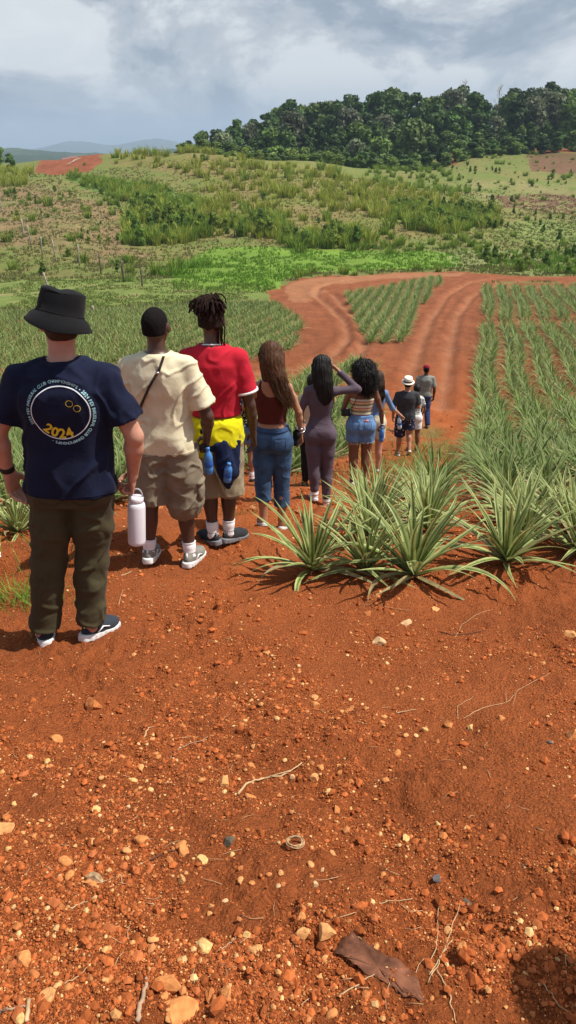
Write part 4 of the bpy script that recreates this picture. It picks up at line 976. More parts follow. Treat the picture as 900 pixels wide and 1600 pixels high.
# ------------------------------------------------------------------ bodies and clothes grown as smooth implicit surfaces
class SDF:
    def __init__(s, lo, hi, h):
        s.lo = np.array(lo, float); s.h = h; n = np.ceil((np.array(hi) - s.lo) / h).astype(int) + 1
        s.F = np.full(n, .2, np.float32); s.ax = [s.lo[i] + h * np.arange(n[i], dtype=np.float32) for i in range(3)]
    def sub(s, lo, hi, pad):
        sl = []
        for i in range(3):
            a = int(max(0, math.floor((lo[i] - pad - s.lo[i]) / s.h))); b = int(min(s.F.shape[i], math.ceil((hi[i] + pad - s.lo[i]) / s.h) + 1)); sl.append(slice(a, max(a, b)))
        X = s.ax[0][sl[0]][:, None, None]; Y = s.ax[1][sl[1]][None, :, None]; Z = s.ax[2][sl[2]][None, None, :]
        return tuple(sl), X, Y, Z
    def mix(s, sl, d, k, mode='u'):
        a = s.F[sl]
        if mode == 'u':
            if k > 0: h = np.clip(.5 + .5 * (a - d) / k, 0, 1); s.F[sl] = a + (d - a) * h - k * h * (1 - h)
            else: s.F[sl] = np.minimum(a, d)
        else:                                                   # subtract
            d = -d
            if k > 0: h = np.clip(.5 - .5 * (a - d) / k, 0, 1); s.F[sl] = a + (d - a) * h + k * h * (1 - h)
            else: s.F[sl] = np.maximum(a, d)
    def cone(s, a, b, ra, rb, k=.02, mode='u', flat=None, fy=1.0):
        """tapered limb from a to b; flat=True cuts its far end square (a sleeve or a hem); fy squeezes it front to back"""
        a = np.array(a, float); b = np.array(b, float); r = max(ra, rb); sl, X, Y, Z = s.sub(np.minimum(a, b) - r, np.maximum(a, b) + r, .05)
        ab = b - a; L2 = ab @ ab + 1e-9; q = ((X - a[0]) * ab[0] + (Y - a[1]) * ab[1] + (Z - a[2]) * ab[2]) / L2; t = np.clip(q, 0, 1)
        d = np.sqrt((X - a[0] - t * ab[0]) ** 2 + ((Y - a[1] - t * ab[1]) / fy) ** 2 + (Z - a[2] - t * ab[2]) ** 2) - (ra + (rb - ra) * t)
        if flat: d = np.maximum(d, (q - 1) * math.sqrt(L2))
        s.mix(sl, d, k, mode)
    def chain(s, P, Rr, k=.02, flat=None, fy=1.0):
        for i in range(len(P) - 1): s.cone(P[i], P[i + 1], Rr[i], Rr[i + 1], k, 'u', flat and i == len(P) - 2, fy)
    def ell(s, c, r, k=.02, mode='u', rot=0.0, rx=0.0):
        c = np.array(c, float); R_ = max(r); sl, X, Y, Z = s.sub(c - R_, c + R_, .05); X = X - c[0]; Y = Y - c[1]; Z = Z - c[2]
        if rot: cs, sn = math.cos(rot), math.sin(rot); X, Y = X * cs + Y * sn, -X * sn + Y * cs
        if rx: cs, sn = math.cos(rx), math.sin(rx); Y, Z = Y * cs + Z * sn, -Y * sn + Z * cs
        d = (np.sqrt((X / r[0]) ** 2 + (Y / r[1]) ** 2 + (Z / r[2]) ** 2) - 1) * min(r); s.mix(sl, d, k, mode)
    def loft(s, st, k=.02, n=2.3):
        """st rows: z, cx, cy, rx, ry"""
        st = np.array(sorted(st)); z0, z1 = st[0, 0], st[-1, 0]; m = st[:, 3].max() + .05
        sl, X, Y, Z = s.sub((st[:, 1].min() - m, -m + st[:, 2].min(), z0), (st[:, 1].max() + m, m + st[:, 2].max(), z1), .05)
        zc = np.clip(Z, z0, z1).ravel(); f = [pchip(st[:, 0], st[:, i])(zc)[None, None, :] for i in range(1, 5)]
        u = np.abs((X - f[0]) / f[2]); v = np.abs((Y - f[1]) / f[3]); d = ((u ** n + v ** n) ** (1 / n) - 1) * np.minimum(f[2], f[3])
        d = np.maximum(d, np.maximum(Z - z1, z0 - Z)); s.mix(sl, d.astype(np.float32), k)
    def cutz(s, z, above=False, xr=None):
        Z = s.ax[2][None, None, :]
        s.F = np.maximum(s.F, (z - Z) if not above else (Z - z)).astype(np.float32)
    def nets(s, smooth=1):
        F = s.F; F[0] = F[-1] = .2; F[:, 0] = F[:, -1] = .2; F[:, :, 0] = F[:, :, -1] = .2
        S = F < 0; c = S[:-1, :-1, :-1].astype(np.int8)
        for o in ((1, 0, 0), (0, 1, 0), (0, 0, 1), (1, 1, 0), (1, 0, 1), (0, 1, 1), (1, 1, 1)):
            c = c + S[o[0]:F.shape[0] - 1 + o[0], o[1]:F.shape[1] - 1 + o[1], o[2]:F.shape[2] - 1 + o[2]]
        act = (c > 0) & (c < 8); I = np.argwhere(act); idx = np.full(act.shape, -1, np.int64); idx[act] = np.arange(len(I))
        P = np.zeros((len(I), 3)); W_ = np.zeros(len(I)); cor = [(a, b, d) for a in (0, 1) for b in (0, 1) for d in (0, 1)]
        for ia, A in enumerate(cor):
            for ib, B in enumerate(cor):
                if ib <= ia or sum(abs(A[q] - B[q]) for q in range(3)) != 1: continue
                fa = F[I[:, 0] + A[0], I[:, 1] + A[1], I[:, 2] + A[2]]; fb = F[I[:, 0] + B[0], I[:, 1] + B[1], I[:, 2] + B[2]]
                m = (fa < 0) != (fb < 0); t = np.where(m, fa / (fa - fb + 1e-12), 0)[:, None]
                P += m[:, None] * (np.array(A) + t * (np.array(B) - np.array(A))); W_ += m
        V = s.lo + s.h * (I + P / W_[:, None]); Q = []
        for ax in range(3):
            o = [0, 0, 0]; o[ax] = 1; b_, c_ = (ax + 1) % 3, (ax + 2) % 3
            A = S[:F.shape[0] - o[0], :F.shape[1] - o[1], :F.shape[2] - o[2]]; B = S[o[0]:, o[1]:, o[2]:]; E = np.argwhere(A != B)
            E = E[(E[:, b_] > 0) & (E[:, c_] > 0)]; q = []
            for db, dc in ((-1, -1), (0, -1), (0, 0), (-1, 0)):
                G = E.copy(); G[:, b_] += db; G[:, c_] += dc; q.append(idx[G[:, 0], G[:, 1], G[:, 2]])
            q = np.stack(q, 1); fl = A[E[:, 0], E[:, 1], E[:, 2]]; q[~fl] = q[~fl][:, ::-1]; Q.append(q)
        Q = np.concatenate(Q); Q = Q[(Q >= 0).all(1)]
        for _ in range(smooth): V = relax(V, Q, .5)
        return V, Q
def relax(V, Q, f):
    A = np.zeros_like(V); n = np.zeros(len(V))
    for i in range(4):
        for j in (1, 3): np.add.at(A, Q[:, i], V[Q[:, (i + j) % 4]]); np.add.at(n, Q[:, i], 1)
    return V + f * (A / np.maximum(n, 1)[:, None] - V)
def normals(V, Q):
    n = np.cross(V[Q[:, 2]] - V[Q[:, 0]], V[Q[:, 3]] - V[Q[:, 1]]); N = np.zeros_like(V)
    for i in range(4): np.add.at(N, Q[:, i], n)
    return N / (np.linalg.norm(N, axis=1)[:, None] + 1e-12)
def wrinkle(V, Q, amp, sc, seed=0, warp=1.0):
    """creases of cloth: ridged noise pushed out along the normal"""
    N_ = normals(V, Q); N_[:, 2] *= .25; p = V * np.array(sc); p = p + warp * fbm3(V * 6 + seed, 2, seed)[:, None]
    f = (1 - 2 * np.abs(fbm3(p, 2, seed + 3))) * 1.0 - .45
    f2 = fbm3(V * 9 + 3, 2, seed + 9)
    q = V @ np.array([[.8, .3, .5], [-.3, .9, .2], [-.5, -.2, .85]]) * np.array(sc) * (1.5, 1.5, .8) + warp * fbm3(V * 5 + 2 * seed, 2, seed + 5)[:, None]
    g = np.clip(1 - 5 * np.abs(vn3(q, seed + 6)), 0, 1)                   # a few sharp diagonal creases
    return V + N_ * (amp * (.8 * f + .5 * f2 + .9 * g - .2))[:, None]
# ---- hands, made once, fingers separate; local frame: z up the forearm, palm faces -x (right hand), thumb forward (+y)
def make_hand(grip):
    s = SDF((-.075, -.07, -.21), (.05, .085, .03), .0032)
    s.cone((0, 0, .03), (0, 0, -.01), .024, .024, .01, fy=1.1); s.ell((-.002, .003, -.052), (.017, .040, .050), .014); s.ell((-.004, .018, -.035), (.017, .022, .034), .012)
    L_ = (.040, .047, .044, .034); ys = (.030, .011, -.009, -.028); r0 = (.0088, .0092, .0088, .0076)
    for i in range(4):
        p = np.array([0, ys[i], -.088 - (.004 if i in (1, 2) else 0)]); a = R(10 + 4 * i); pts = [np.array([0, ys[i] * .8, -.055]), p]
        for k, (f, da) in enumerate(((1, 18), (.68, 26), (.52, 20))):
            a += R(da) * (2.9 if grip else .75 + .12 * i); pts.append(pts[-1] + L_[i] * f * np.array([-math.sin(a), ys[i] * .5 * (0 if grip else .6), -math.cos(a)]))
        s.chain(pts, [r0[i] * 1.05, r0[i] * 1.1, r0[i] * .98, r0[i] * .9, r0[i] * .72], .0035)
    tp = [(-.004, .022, -.018), (-.014, .046, -.042), (-.026, .056, -.068), (-.034, .052, -.090)] if not grip else [(-.004, .022, -.018), (-.02, .044, -.042), (-.042, .044, -.062), (-.058, .03, -.070)]
    s.chain(tp, [.013, .0115, .0102, .0082], .006); return s.nets(1)
HANDS = {False: make_hand(False), True: make_hand(True)}
def hand_at(side, wrist, elbow, grip=False, twist=0.0, sc=1.0, bend=None):
    V, Q = HANDS[grip]; V = V.copy()
    if side < 0: V[:, 0] *= -1; Q = Q[:, ::-1]
    w_ = Vector(wrist); d = (w_ - Vector(elbow)).normalized() if bend is None else Vector(bend).normalized(); z = -d
    f = Vector((0, 1, 0)); y = (f - z * f.dot(z))
    if y.length < .2: y = Vector((0, 0, 1)) - z * z.z
    y.normalize(); x = y.cross(z); M = Matrix((x, y, z)).transposed() @ Matrix.Rotation(twist * side, 3, 'Z')
    return V * sc @ np.array(M).T + np.array(wrist), Q
# ---- shoes
def make_shoe(boot=False, chunky=1.0):
    s = SDF((-.07, -.16, -.01), (.07, .19, .15), .005)
    s.ell((0, .085, .038), (.046, .085, .036), .02); s.ell((0, -.065, .05), (.037, .062, .052), .03); s.cone((0, -.01, .05), (0, .07, .045), .042, .04, .03)
    s.cone((0, -.055, .06), (0, -.05, .095), .042, .04, .02, flat=True); s.ell((0, -.05, .115), (.03, .038, .025), .004, 's'); s.cutz(.018)
    V, Q = s.nets(1)
    b = SDF((-.08, -.17, -.01), (.08, .2, .06), .005)
    for (cy, rx, ry) in ((.075, .050, .100), (-.07, .043, .070), (0, .042, .09)):
        sl, X, Y, Z = b.sub((-.07, -.16, 0), (.07, .19, .05), .02); hgt = .030 * chunky + .010 * np.clip(-Y / .12, -.3, 1)
        d = np.maximum((((np.abs(X) / rx) ** 2.4 + (np.abs(Y - cy) / ry) ** 2.4) ** (1 / 2.4) - 1) * rx, np.abs(Z - hgt / 2) - hgt / 2); b.mix(sl, d.astype(np.float32), .01)
    Vb, Qb = b.nets(1); Vb = Vb - normals(Vb, Qb) * (.002 * np.sin(Vb[:, 1] * 160) * (Vb[:, 2] < .02))[:, None]
    return (V, Q), (Vb, Qb)
SHOE = make_shoe(); 
def mk(nm, VQ, mat): return mesh_np(nm, VQ[0], VQ[1], mat, True)
# ---- materials
def cloth(n, c, var=.1, b=.0016, bs=55, rough=.9, sheen=.04): return material(n, c, rough=rough, var=var, vscale=11, bump=b, bscale=bs, spec=.08, sheen=sheen, bdetail=6)
SKIN = {'light': material('skin_light', (.50, .25, .17), rough=.5, var=.08, vscale=30, bump=.0004, bscale=300, spec=.4, sss=.1),
        'tan': material('skin_tan', (.40, .19, .11), rough=.5, var=.08, vscale=30, bump=.0004, bscale=300, spec=.4, sss=.1),
        'brown': material('skin_brown', (.165, .072, .040), rough=.45, var=.08, vscale=30, bump=.0004, bscale=300, spec=.45, sss=.05),
        'dark': material('skin_dark', (.075, .036, .024), rough=.42, var=.08, vscale=30, bump=.0004, bscale=300, spec=.5, sss=.03)}
MS = dict(navy=cloth('navy_cotton', (.011, .014, .034)), olive=cloth('olive_twill', (.062, .052, .027)), cream=cloth('cream_cotton', (.66, .60, .41)), khaki=cloth('grey_khaki_twill', (.20, .165, .115), .18),
          red=cloth('red_cotton', (.47, .018, .035)), khaki2=cloth('beige_khaki_twill', (.30, .24, .155)), yellow=cloth('yellow_knit', (.68, .62, .012)), navyj=cloth('navy_nylon', (.012, .018, .05), rough=.5),
          maroon=cloth('maroon_knit', (.10, .022, .018)), denim=cloth('blue_denim', (.045, .085, .16), .35), denimd=cloth('dark_blue_denim', (.03, .055, .12), .35), denimp=cloth('pale_blue_denim', (.12, .22, .40), .25), mauve=cloth('mauve_jersey', (.105, .078, .098), .06, .0008),
          blue=cloth('light_blue_jersey', (.14, .23, .42)), white=cloth('white_cotton', (.75, .74, .72)), charcoal=cloth('charcoal_cotton', (.045, .047, .052)), grey=cloth('grey_cotton', (.22, .23, .21)), jeans=cloth('indigo_jeans', (.03, .05, .12), .3),
          black=cloth('black_cotton', (.012, .012, .013)), beige=cloth('beige_cotton', (.55, .48, .34)), navyf=cloth('navy_floral_print', (.015, .02, .05)), hair=material('black_hair', (.011, .009, .008), rough=.6, var=.3, vscale=60, spec=.25, bump=.002, bscale=160),
          buzz=material('short_black_hair', (.012, .010, .010), rough=.95, var=.3, vscale=200, bump=.002, bscale=400, spec=.06), brownhair=material('brown_hair', (.075, .034, .015), rough=.6, var=.5, vscale=50, spec=.2),
          blond=material('sun_bleached_hair', (.20, .10, .04), rough=.6, var=.4, vscale=40, spec=.2), brunette=material('dark_brown_hair', (.035, .018, .010), rough=.6, var=.3, vscale=60, bump=.002, bscale=200), dread=material('dreadlock_hair', (.024, .013, .010), rough=.9, var=.5, vscale=60, bump=.003, bscale=180, spec=.1),
          sock=cloth('white_rib_sock', (.80, .79, .80)), hat=cloth('black_hat_cotton', (.010, .010, .011), .1, .001), straw=material('white_straw', (.75, .70, .58), rough=.8, bump=.001, bscale=300), redcap=cloth('red_cap_cotton', (.25, .015, .03)),
          whiterub=material('white_rubber', (.68, .68, .66), rough=.6, var=.12), greyrub=material('grey_rubber', (.18, .18, .19), rough=.6), blackrub=material('black_rubber', (.02, .02, .02), rough=.6),
          bluegrey=cloth('blue_grey_mesh', (.035, .042, .055)), greymesh=cloth('grey_tan_mesh', (.20, .19, .165), .3), darkmesh=cloth('dark_grey_mesh', (.03, .032, .036)), whitemesh=cloth('white_mesh', (.72, .70, .68)),
          eyewhite=material('eye_white', (.55, .52, .48), rough=.2), eye=material('eye', (.02, .015, .012), rough=.2, spec=.6), metal=material('steel', (.6, .6, .62), rough=.3, metal=1), bottle=material('white_enamel', (.72, .70, .74), rough=.35, var=.03, coat=.2), lip=material('lips', (.3, .1, .09), rough=.5),
          pink=material('pink_patch', (.75, .28, .30), rough=.7), gold=material('yellow_print', (.72, .50, .03), rough=.8, var=.1), teal=material('pale_teal_print', (.35, .62, .66), rough=.8), whitep=material('white_print', (.75, .78, .80), rough=.8), leather=material('dark_leather', (.035, .018, .012), rough=.5),
          rubberband=material('black_band', (.012, .012, .012), rough=.5), glass=material('blue_bottle_plastic', (.06, .22, .55), rough=.2, spec=.6), clear=material('clear_bottle_plastic', (.55, .65, .75), rough=.15, spec=.6))
MAT_STRIPES = None
def stripe_mat(name, cols, scale, axis=2):
    m = material(name, 'ffffff', rough=.9, var=.08, bump=.001, bscale=80); nt = m.node_tree; N = nt.nodes; L = nt.links
    tc = N.new('ShaderNodeTexCoord'); sp = N.new('ShaderNodeSeparateXYZ'); L.new(tc.outputs['Object'], sp.inputs[0]); mm = N.new('ShaderNodeMath'); mm.operation = 'MULTIPLY'; mm.inputs[1].default_value = scale
    L.new(sp.outputs[axis], mm.inputs[0]); fr = N.new('ShaderNodeMath'); fr.operation = 'FRACT'; L.new(mm.outputs[0], fr.inputs[0]); r_ = N.new('ShaderNodeValToRGB'); r_.color_ramp.interpolation = 'CONSTANT'
    e = r_.color_ramp.elements; e[0].color = (*cols[0], 1); e[1].position = 1 / len(cols); e[1].color = (*cols[1], 1)
    for i in range(2, len(cols)): q = e.new(i / len(cols)); q.color = (*cols[i], 1)
    L.new(fr.outputs[0], r_.inputs[0]); 
    for l in list(L):
        if l.to_node.type == 'VECT_MATH' and l.from_node.type == 'RGB': L.remove(l)
    vm = [n for n in N if n.type == 'VECT_MATH'][0]; L.new(r_.outputs[0], vm.inputs[0]); return m
def spot_mat(name, c0, c1, scale, thr):
    m = material(name, 'ffffff', rough=.9, var=.05); nt = m.node_tree; N = nt.nodes; L = nt.links; tc = N.new('ShaderNodeTexCoord'); v = N.new('ShaderNodeTexVoronoi'); v.inputs['Scale'].default_value = scale
    L.new(tc.outputs['Object'], v.inputs['Vector']); r_ = N.new('ShaderNodeValToRGB'); r_.color_ramp.interpolation = 'CONSTANT'; e = r_.color_ramp.elements; e[0].color = (*c1, 1); e[1].position = thr; e[1].color = (*c0, 1); L.new(v.outputs['Distance'], r_.inputs[0])
    for l in list(L):
        if l.to_node.type == 'VECT_MATH' and l.from_node.type == 'RGB': L.remove(l)
    vm = [n for n in N if n.type == 'VECT_MATH'][0]; L.new(r_.outputs[0], vm.inputs[0]); return m
MS['stripes'] = stripe_mat('striped_knit', [(.62, .55, .38), (.10, .17, .12), (.60, .30, .12), (.62, .55, .38), (.45, .12, .08), (.62, .58, .42)], 11)
MS['rib'] = MS['maroon']; MS['polka'] = spot_mat('white_dots_on_black', (.012, .012, .014), (.7, .7, .7), 42, .30); MS['bwprint'] = spot_mat('black_and_white_print', (.65, .65, .62), (.03, .03, .03), 30, .42)
MS['floral'] = spot_mat('navy_floral', (.015, .02, .05), (.35, .30, .26), 13, .22)

class Person:
    def __init__(P, x, y, H_, label, sex='m', w=1.0, skin='brown', rot=0, feet=None, hip=(0, 0), lean=0.0, arms=None, vox=.009, head=(0, 0, 0), group=None, belly=0.0, shw=1.0, knee=None, nearz=None):
        P.H = H_; P.k = H_ / 1.8; P.w = w; P.sex = sex; P.vox = vox; k = P.k; f = sex == 'f'
        P.x, P.y = x, y; P.rot = R(rot); P.z = nearz if nearz is not None else Hs(x, y)
        feet = feet or [(-.12, 0, 8), (.12, 0, -8)]
        c, s = math.cos(P.rot), math.sin(P.rot)
        P.feet = []
        for (fx, fy, ya, *lift) in feet:
            wx, wy = x + fx * c - fy * s, y + fx * s + fy * c; hz_ = Hs(wx, wy)
            g = (float(macro(wx - s * .1, wy + .1 * c)) - float(macro(wx + s * .1, wy - .1 * c))) / .2
            P.feet.append((fx, fy, hz_ - P.z + (lift[0] if lift else 0) + .004, R(ya), math.atan(g) + (R(lift[1]) if len(lift) > 1 else 0)))
        hx, hy = hip; P.hx, P.hy = hx, hy; Hh = lambda q: q * H_
        cx = lambda z: hx + lean * (z - Hh(.5)); P.cx = cx
        # torso stations z, cx, cy, rx, ry of the bare body
        if not f: S = [(.455, .0, .120, .095), (.50, .0, .160, .112), (.54, .0, .162, .115), (.60, .01, .150, .105), (.66, .01, .152, .108), (.72, .0, .168, .117), (.765, -.005, .158, .110), (.79, -.01, .135, .095), (.815, -.012, .098, .078), (.838, -.01, .064, .060)]
        else: S = [(.455, .0, .125, .098), (.50, -.01, .168, .122), (.53, -.008, .166, .122), (.58, .01, .135, .098), (.625, .015, .115, .085), (.68, .01, .130, .095), (.73, .01, .142, .108), (.78, .0, .142, .092), (.805, -.005, .128, .078), (.825, -.008, .09, .062), (.845, -.008, .055, .05)]
        P.S = [(z * H_, cx(z * H_), hy + cy * k + (belly * math.exp(-((z - .62) / .07) ** 2)), rx * k * w, ry * k * (1 + (w - 1) * .8)) for z, cy, rx, ry in S]
        sh = (.176 if not f else .146) * k * w * shw; zs = H_ * (.786 if not f else .786)
        P.sh = {-1: np.array([cx(zs) - sh, hy - .008, zs]), 1: np.array([cx(zs) + sh, hy - .008, zs])}
        P.arm = {}
        for sd_, key in ((-1, 'L'), (1, 'R')):
            a = (arms or {}).get(key, {}); e = a.get('e'); wr = a.get('w'); S0 = P.sh[sd_]
            e = S0 + np.array([sd_ * .055 * k, -.02, -.285 * k]) if e is None else np.array(e) + (hx, hy, 0)
            wr = e + np.array([sd_ * .015, .055, -.245 * k]) if wr is None else np.array(wr) + (hx, hy, 0)
            P.arm[sd_] = (S0, e, wr, a)
        P.hipj = {i: np.array([hx + i * .085 * k * (1 + (w - 1) * .6), hy, H_ * .50]) for i in (-1, 1)}
        P.leg = {}
        for i, (fx, fy, fz, ya, pt) in zip((-1, 1), P.feet):
            An = np.array([fx - math.sin(ya) * -.05 * k, fy - .055 * k * math.cos(ya), fz + .085 * k]); Hp = P.hipj[i]
            kn = Hp + (An - Hp) * .53 + np.array([0, (knee or (.02, .02))[0 if i < 0 else 1], 0]); P.leg[i] = (Hp, kn, An)
        P.hyaw, P.hpit, P.hroll = [R(q) for q in head]
        P.neck = np.array([cx(H_ * .83), hy - .012 * k, H_ * .825]); P.hc = np.array([cx(H_ * .93), hy + .018 * k, H_ * .928])
        P.gird = (1.0 if not f else .84) * k * (1 + (w - 1) * .55)
        P.root = None; P.label = label; P.skin = skin; P.group = group; P.kids = []
        P.make_body()
    def grid(P, lo=None, hi=None):
        xs = [a[i][0] for a in P.arm.values() for i in range(3)] + [f[0] for f in P.feet] + [P.hx]; ys = [a[i][1] for a in P.arm.values() for i in range(3)] + [f[1] for f in P.feet] + [P.hy]
        m = .17; L_ = [min(xs) - m - .06, min(ys) - m - .05, min(f[2] for f in P.feet) - .03]; U = [max(xs) + m + .06, max(ys) + m + .07, P.H + .08]
        if lo is not None: L_[2] = lo
        if hi is not None: U[2] = hi
        return SDF(L_, U, P.vox)
    def torso(P, s, e=0.0, boxy=0.0, z0=None, z1=None, k=.02):
        st = [list(r) for r in P.S]; rxm = max(r[3] for r in st); rym = max(r[4] for r in st)
        for r in st:
            low = r[0] < P.H * .77
            if low and boxy: r[3] = r[3] * (1 - boxy) + rxm * boxy; r[4] = r[4] * (1 - boxy) + rym * boxy
            r[3] += e; r[4] += e
        if z0 is not None and z0 < st[0][0]: st.insert(0, [z0, *st[0][1:]]); st[0][3] = st[2][3] * .98; st[0][4] = st[2][4] * .98; st[1][3] = st[2][3]; st[1][4] = st[2][4]
        s.loft(st, k)
        # shoulder yoke
        for i in (-1, 1): s.cone(P.neck + (0, 0, -.02 * P.k), P.sh[i] + (0, 0, .004), .044 * P.gird + e, .044 * P.gird + e, .04)
        if e or boxy:
            lw = P.k * (1 + (P.w - 1) * .7)
            for i in (-1, 1): s.ell(np.array([P.hipj[i][0], P.hy - .052 * P.k, P.H * .50]), (.084 * lw + e, .064 * lw + e, .09 * P.k + e), .03)
    def head_sdf(P, s):
        k = P.k; c = P.hc; M = Matrix.Rotation(P.hyaw, 3, 'Z') @ Matrix.Rotation(P.hpit, 3, 'X') @ Matrix.Rotation(P.hroll, 3, 'Y'); M = np.array(M)
        q = lambda *v: c + M @ (np.array(v) * k); P.q = q; P.HM = M; rt = P.hyaw
        s.ell(q(0, -.012, .018), (.076 * k, .097 * k, .092 * k), .01, rot=rt); s.ell(q(0, .028, -.045), (.056 * k, .062 * k, .066 * k), .035, rot=rt)
        s.ell(q(0, .070, -.088), (.026 * k, .022 * k, .018 * k), .03, rot=rt)
        s.cone(q(0, .088, .012), q(0, .108, -.026), .009 * k, .014 * k, .012); s.ell(q(0, .088, -.058), (.024 * k, .012 * k, .010 * k), .012, rot=rt)
        for i in (-1, 1):
            s.ell(q(i * .030, .092, .010), (.016 * k, .012 * k, .012 * k), .012, 's'); s.ell(q(i * .082, .0, -.012), (.010 * k, .021 * k, .033 * k), .006, rot=rt - i * .35)
        s.cone(P.neck + (0, 0, -.03 * k), q(0, -.012, -.045), (.055 if P.sex == 'm' else .047) * k * (1 + (P.w - 1) * .7), (.053 if P.sex == 'm' else .043) * k * (1 + (P.w - 1) * .5), .025)
    def make_body(P):
        k, w = P.k, P.w; f = P.sex == 'f'; s = P.grid(); P.torso(s)
        lw = (1 + (w - 1) * .7) * k * (1.04 if f else 1)
        for i in (-1, 1):
            Hp, kn, An = P.leg[i]; s.chain([Hp + (0, 0, .0), Hp + (kn - Hp) * .45, kn, An], [.088 * lw, .078 * lw, .055 * lw, .036 * lw], .03)
            m = kn + (An - kn) * .3; s.ell(m + (0, -.018 * k, 0), (.050 * lw, .052 * lw, .10 * k), .03)
            s.ell(np.array([Hp[0], P.hy - .055 * k, P.H * .495]), (.078 * lw, .062 * lw, .085 * k), .03)       # seat
            fx, fy, fz, ya, pt = P.feet[0 if i < 0 else 1]; s.cone(An, An + np.array([-math.sin(ya) * .13 * k, math.cos(ya) * .13 * k, -.05 * k + .12 * math.tan(pt) * k]), .036 * k, .03 * k, .02)
            S0, e, wr, a = P.arm[i]; aw = (1 + (w - 1) * .6) * k * (.80 if f else 1)
            s.chain([S0, S0 + (e - S0) * .4, e], [.053 * aw, .050 * aw, .039 * aw], .02)
            s.chain([e, e + (wr - e) * .3, wr], [.039 * aw, .042 * aw, .025 * aw], .015)
        P.head_sdf(s); V, Q = s.nets(1); Vs, Qs = [V], [Q]; off = len(V)
        for i in (-1, 1):
            S0, e, wr, a = P.arm[i]; hs = k * (.9 if f else 1.04) * (1 + (w - 1) * .5)
            Vh, Qh = hand_at(i, wr, e, a.get('grip', False), R(a.get('twist', 15)), hs, a.get('bend')); Vs.append(Vh); Qs.append(Qh + off); off += len(Vh)
        me = mesh_np('person', np.concatenate(Vs), np.concatenate(Qs), SKIN[P.skin], True)
        P.root = link('person', me, None, (P.x, P.y, P.z), (0, 0, P.rot)); tag(P.root, P.label, 'person', P.group)
        m = MB()
        for i in (-1, 1):
            m = MB(); V, F_ = I2[0] * .0118 * k, I2[1]; m.add(V + P.q(i * .030, .0795, .009), None, F_); e_ = m.build('eye', MS['eyewhite'], P.root); m = MB(); m.add(I2[0] * .0055 * k + P.q(i * .030, .0865, .009), None, F_); m.build('iris', MS['eye'], e_)
    def add(P, name, V, Q, mat, amp=0, sc=(10, 10, 10), seed=1, warp=1.0, label=None, parent=None):
        if amp: V = wrinkle(V, Q, amp, sc, seed, warp)
        o = link(name, mesh_np(name, V, Q, MS[mat] if isinstance(mat, str) else mat, True), parent or P.root)
        if label: o['label'] = label
        return o
    def bvh(P, o):
        me = o.data; return BVHTree.FromPolygons([v.co[:] for v in me.vertices], [p.vertices[:] for p in me.polygons])
    def shirt(P, mat, hem=.47, e=.014, boxy=.5, sleeve=.62, sr=(.062, .075), amp=.006, name='t_shirt', neck=.012, sc=(9, 9, 5), seed=1, cut=None, sw=1.0):
        s = P.grid(lo=P.H * hem - .03, hi=P.H * .9); k = P.k; P.torso(s, e, boxy, z0=P.H * hem - .02)
        for i in (-1, 1):
            S0, E, wr, a = P.arm[i]; g = P.gird; t = sleeve
            if t <= 0: continue
            sr = (max(sr[0], .055 / P.gird * P.k * (.8 if P.sex == 'f' else 1) + .006), max(sr[1], (.041 * (.8 if P.sex == 'f' else 1) * (1 + (P.w - 1)) * P.k + .009) / P.gird))
            if t <= 1:
                end = S0 + (E - S0) * t; s.cone(S0, end, sr[0] * g, sr[1] * g, .03, flat=True)
            else:
                s.cone(S0, E, sr[0] * g, sr[1] * g, .03); s.cone(E, E + (wr - E) * (t - 1), sr[1] * g, sr[1] * g * .86, .02, flat=True)
        s.cone(P.neck + (0, .0, -.01), P.neck + (0, .03, .12), .058 * k + neck, .075 * k + neck, .004, 's'); s.ell(P.neck + (0, .05 * k, .0), ((.06 * k + neck), .06 * k, .035 * k), .01, 's')
        if cut: cut(s)
        s.cutz(P.H * hem); V, Q = s.nets(1); o = P.add(name, V, Q, mat, amp, sc, seed); P.top = o; return o
    def trousers(P, mat, hem, waist=.575, r=(.108, .088, .085), e=.012, amp=.006, name='trousers', sc=(7, 7, 13), seed=2, k_=.02, hemz=None, warp=1.2, flare=None):
        """hem: height of the hem as a fraction of the body height above each foot"""
        s = P.grid(hi=P.H * waist + .05); k = P.k; P.torso(s, e, 0.25); lw = k * (1 + (P.w - 1) * .7); ff = 1.04 if P.sex == 'f' else 1; r = [max(r[0], .090 * ff + e), max(r[1], .061 * ff + e), max(r[2], .040 + e)]; mid = max(r[0] * .5 + r[1] * .5, .079 * ff + e)
        for i in (-1, 1):
            Hp, kn, An = P.leg[i]; s.ell(np.array([Hp[0], P.hy - .055 * k, P.H * .497]), (.082 * lw + e, .066 * lw + e, .085 * k), .03)
            fz = P.feet[0 if i < 0 else 1][2]; zh = fz + hem * P.H
            if zh < kn[2]:
                t = (kn[2] - zh) / (kn[2] - An[2]); end = kn + (An - kn) * t; s.chain([Hp, Hp + (kn - Hp) * .5, kn], [r[0] * lw, mid * lw, r[1] * lw], k_); s.cone(kn, end, r[1] * lw, r[2] * lw, k_, flat=True)
                if r[2] < .07: s.ell(kn + (An - kn) * .3 + (0, -.018 * k, 0), (.050 * ff * lw + e, .052 * ff * lw + e, .10 * k), .03)
            else:
                t = (Hp[2] - zh) / (Hp[2] - kn[2]); end = Hp + (kn - Hp) * t; s.cone(Hp, end, r[0] * lw, r[2] * lw, k_, flat=True)
        s.cutz(P.H * waist, True); V, Q = s.nets(1); o = P.add(name, V, Q, mat, amp, sc, seed, warp); P.bottom = o; return o
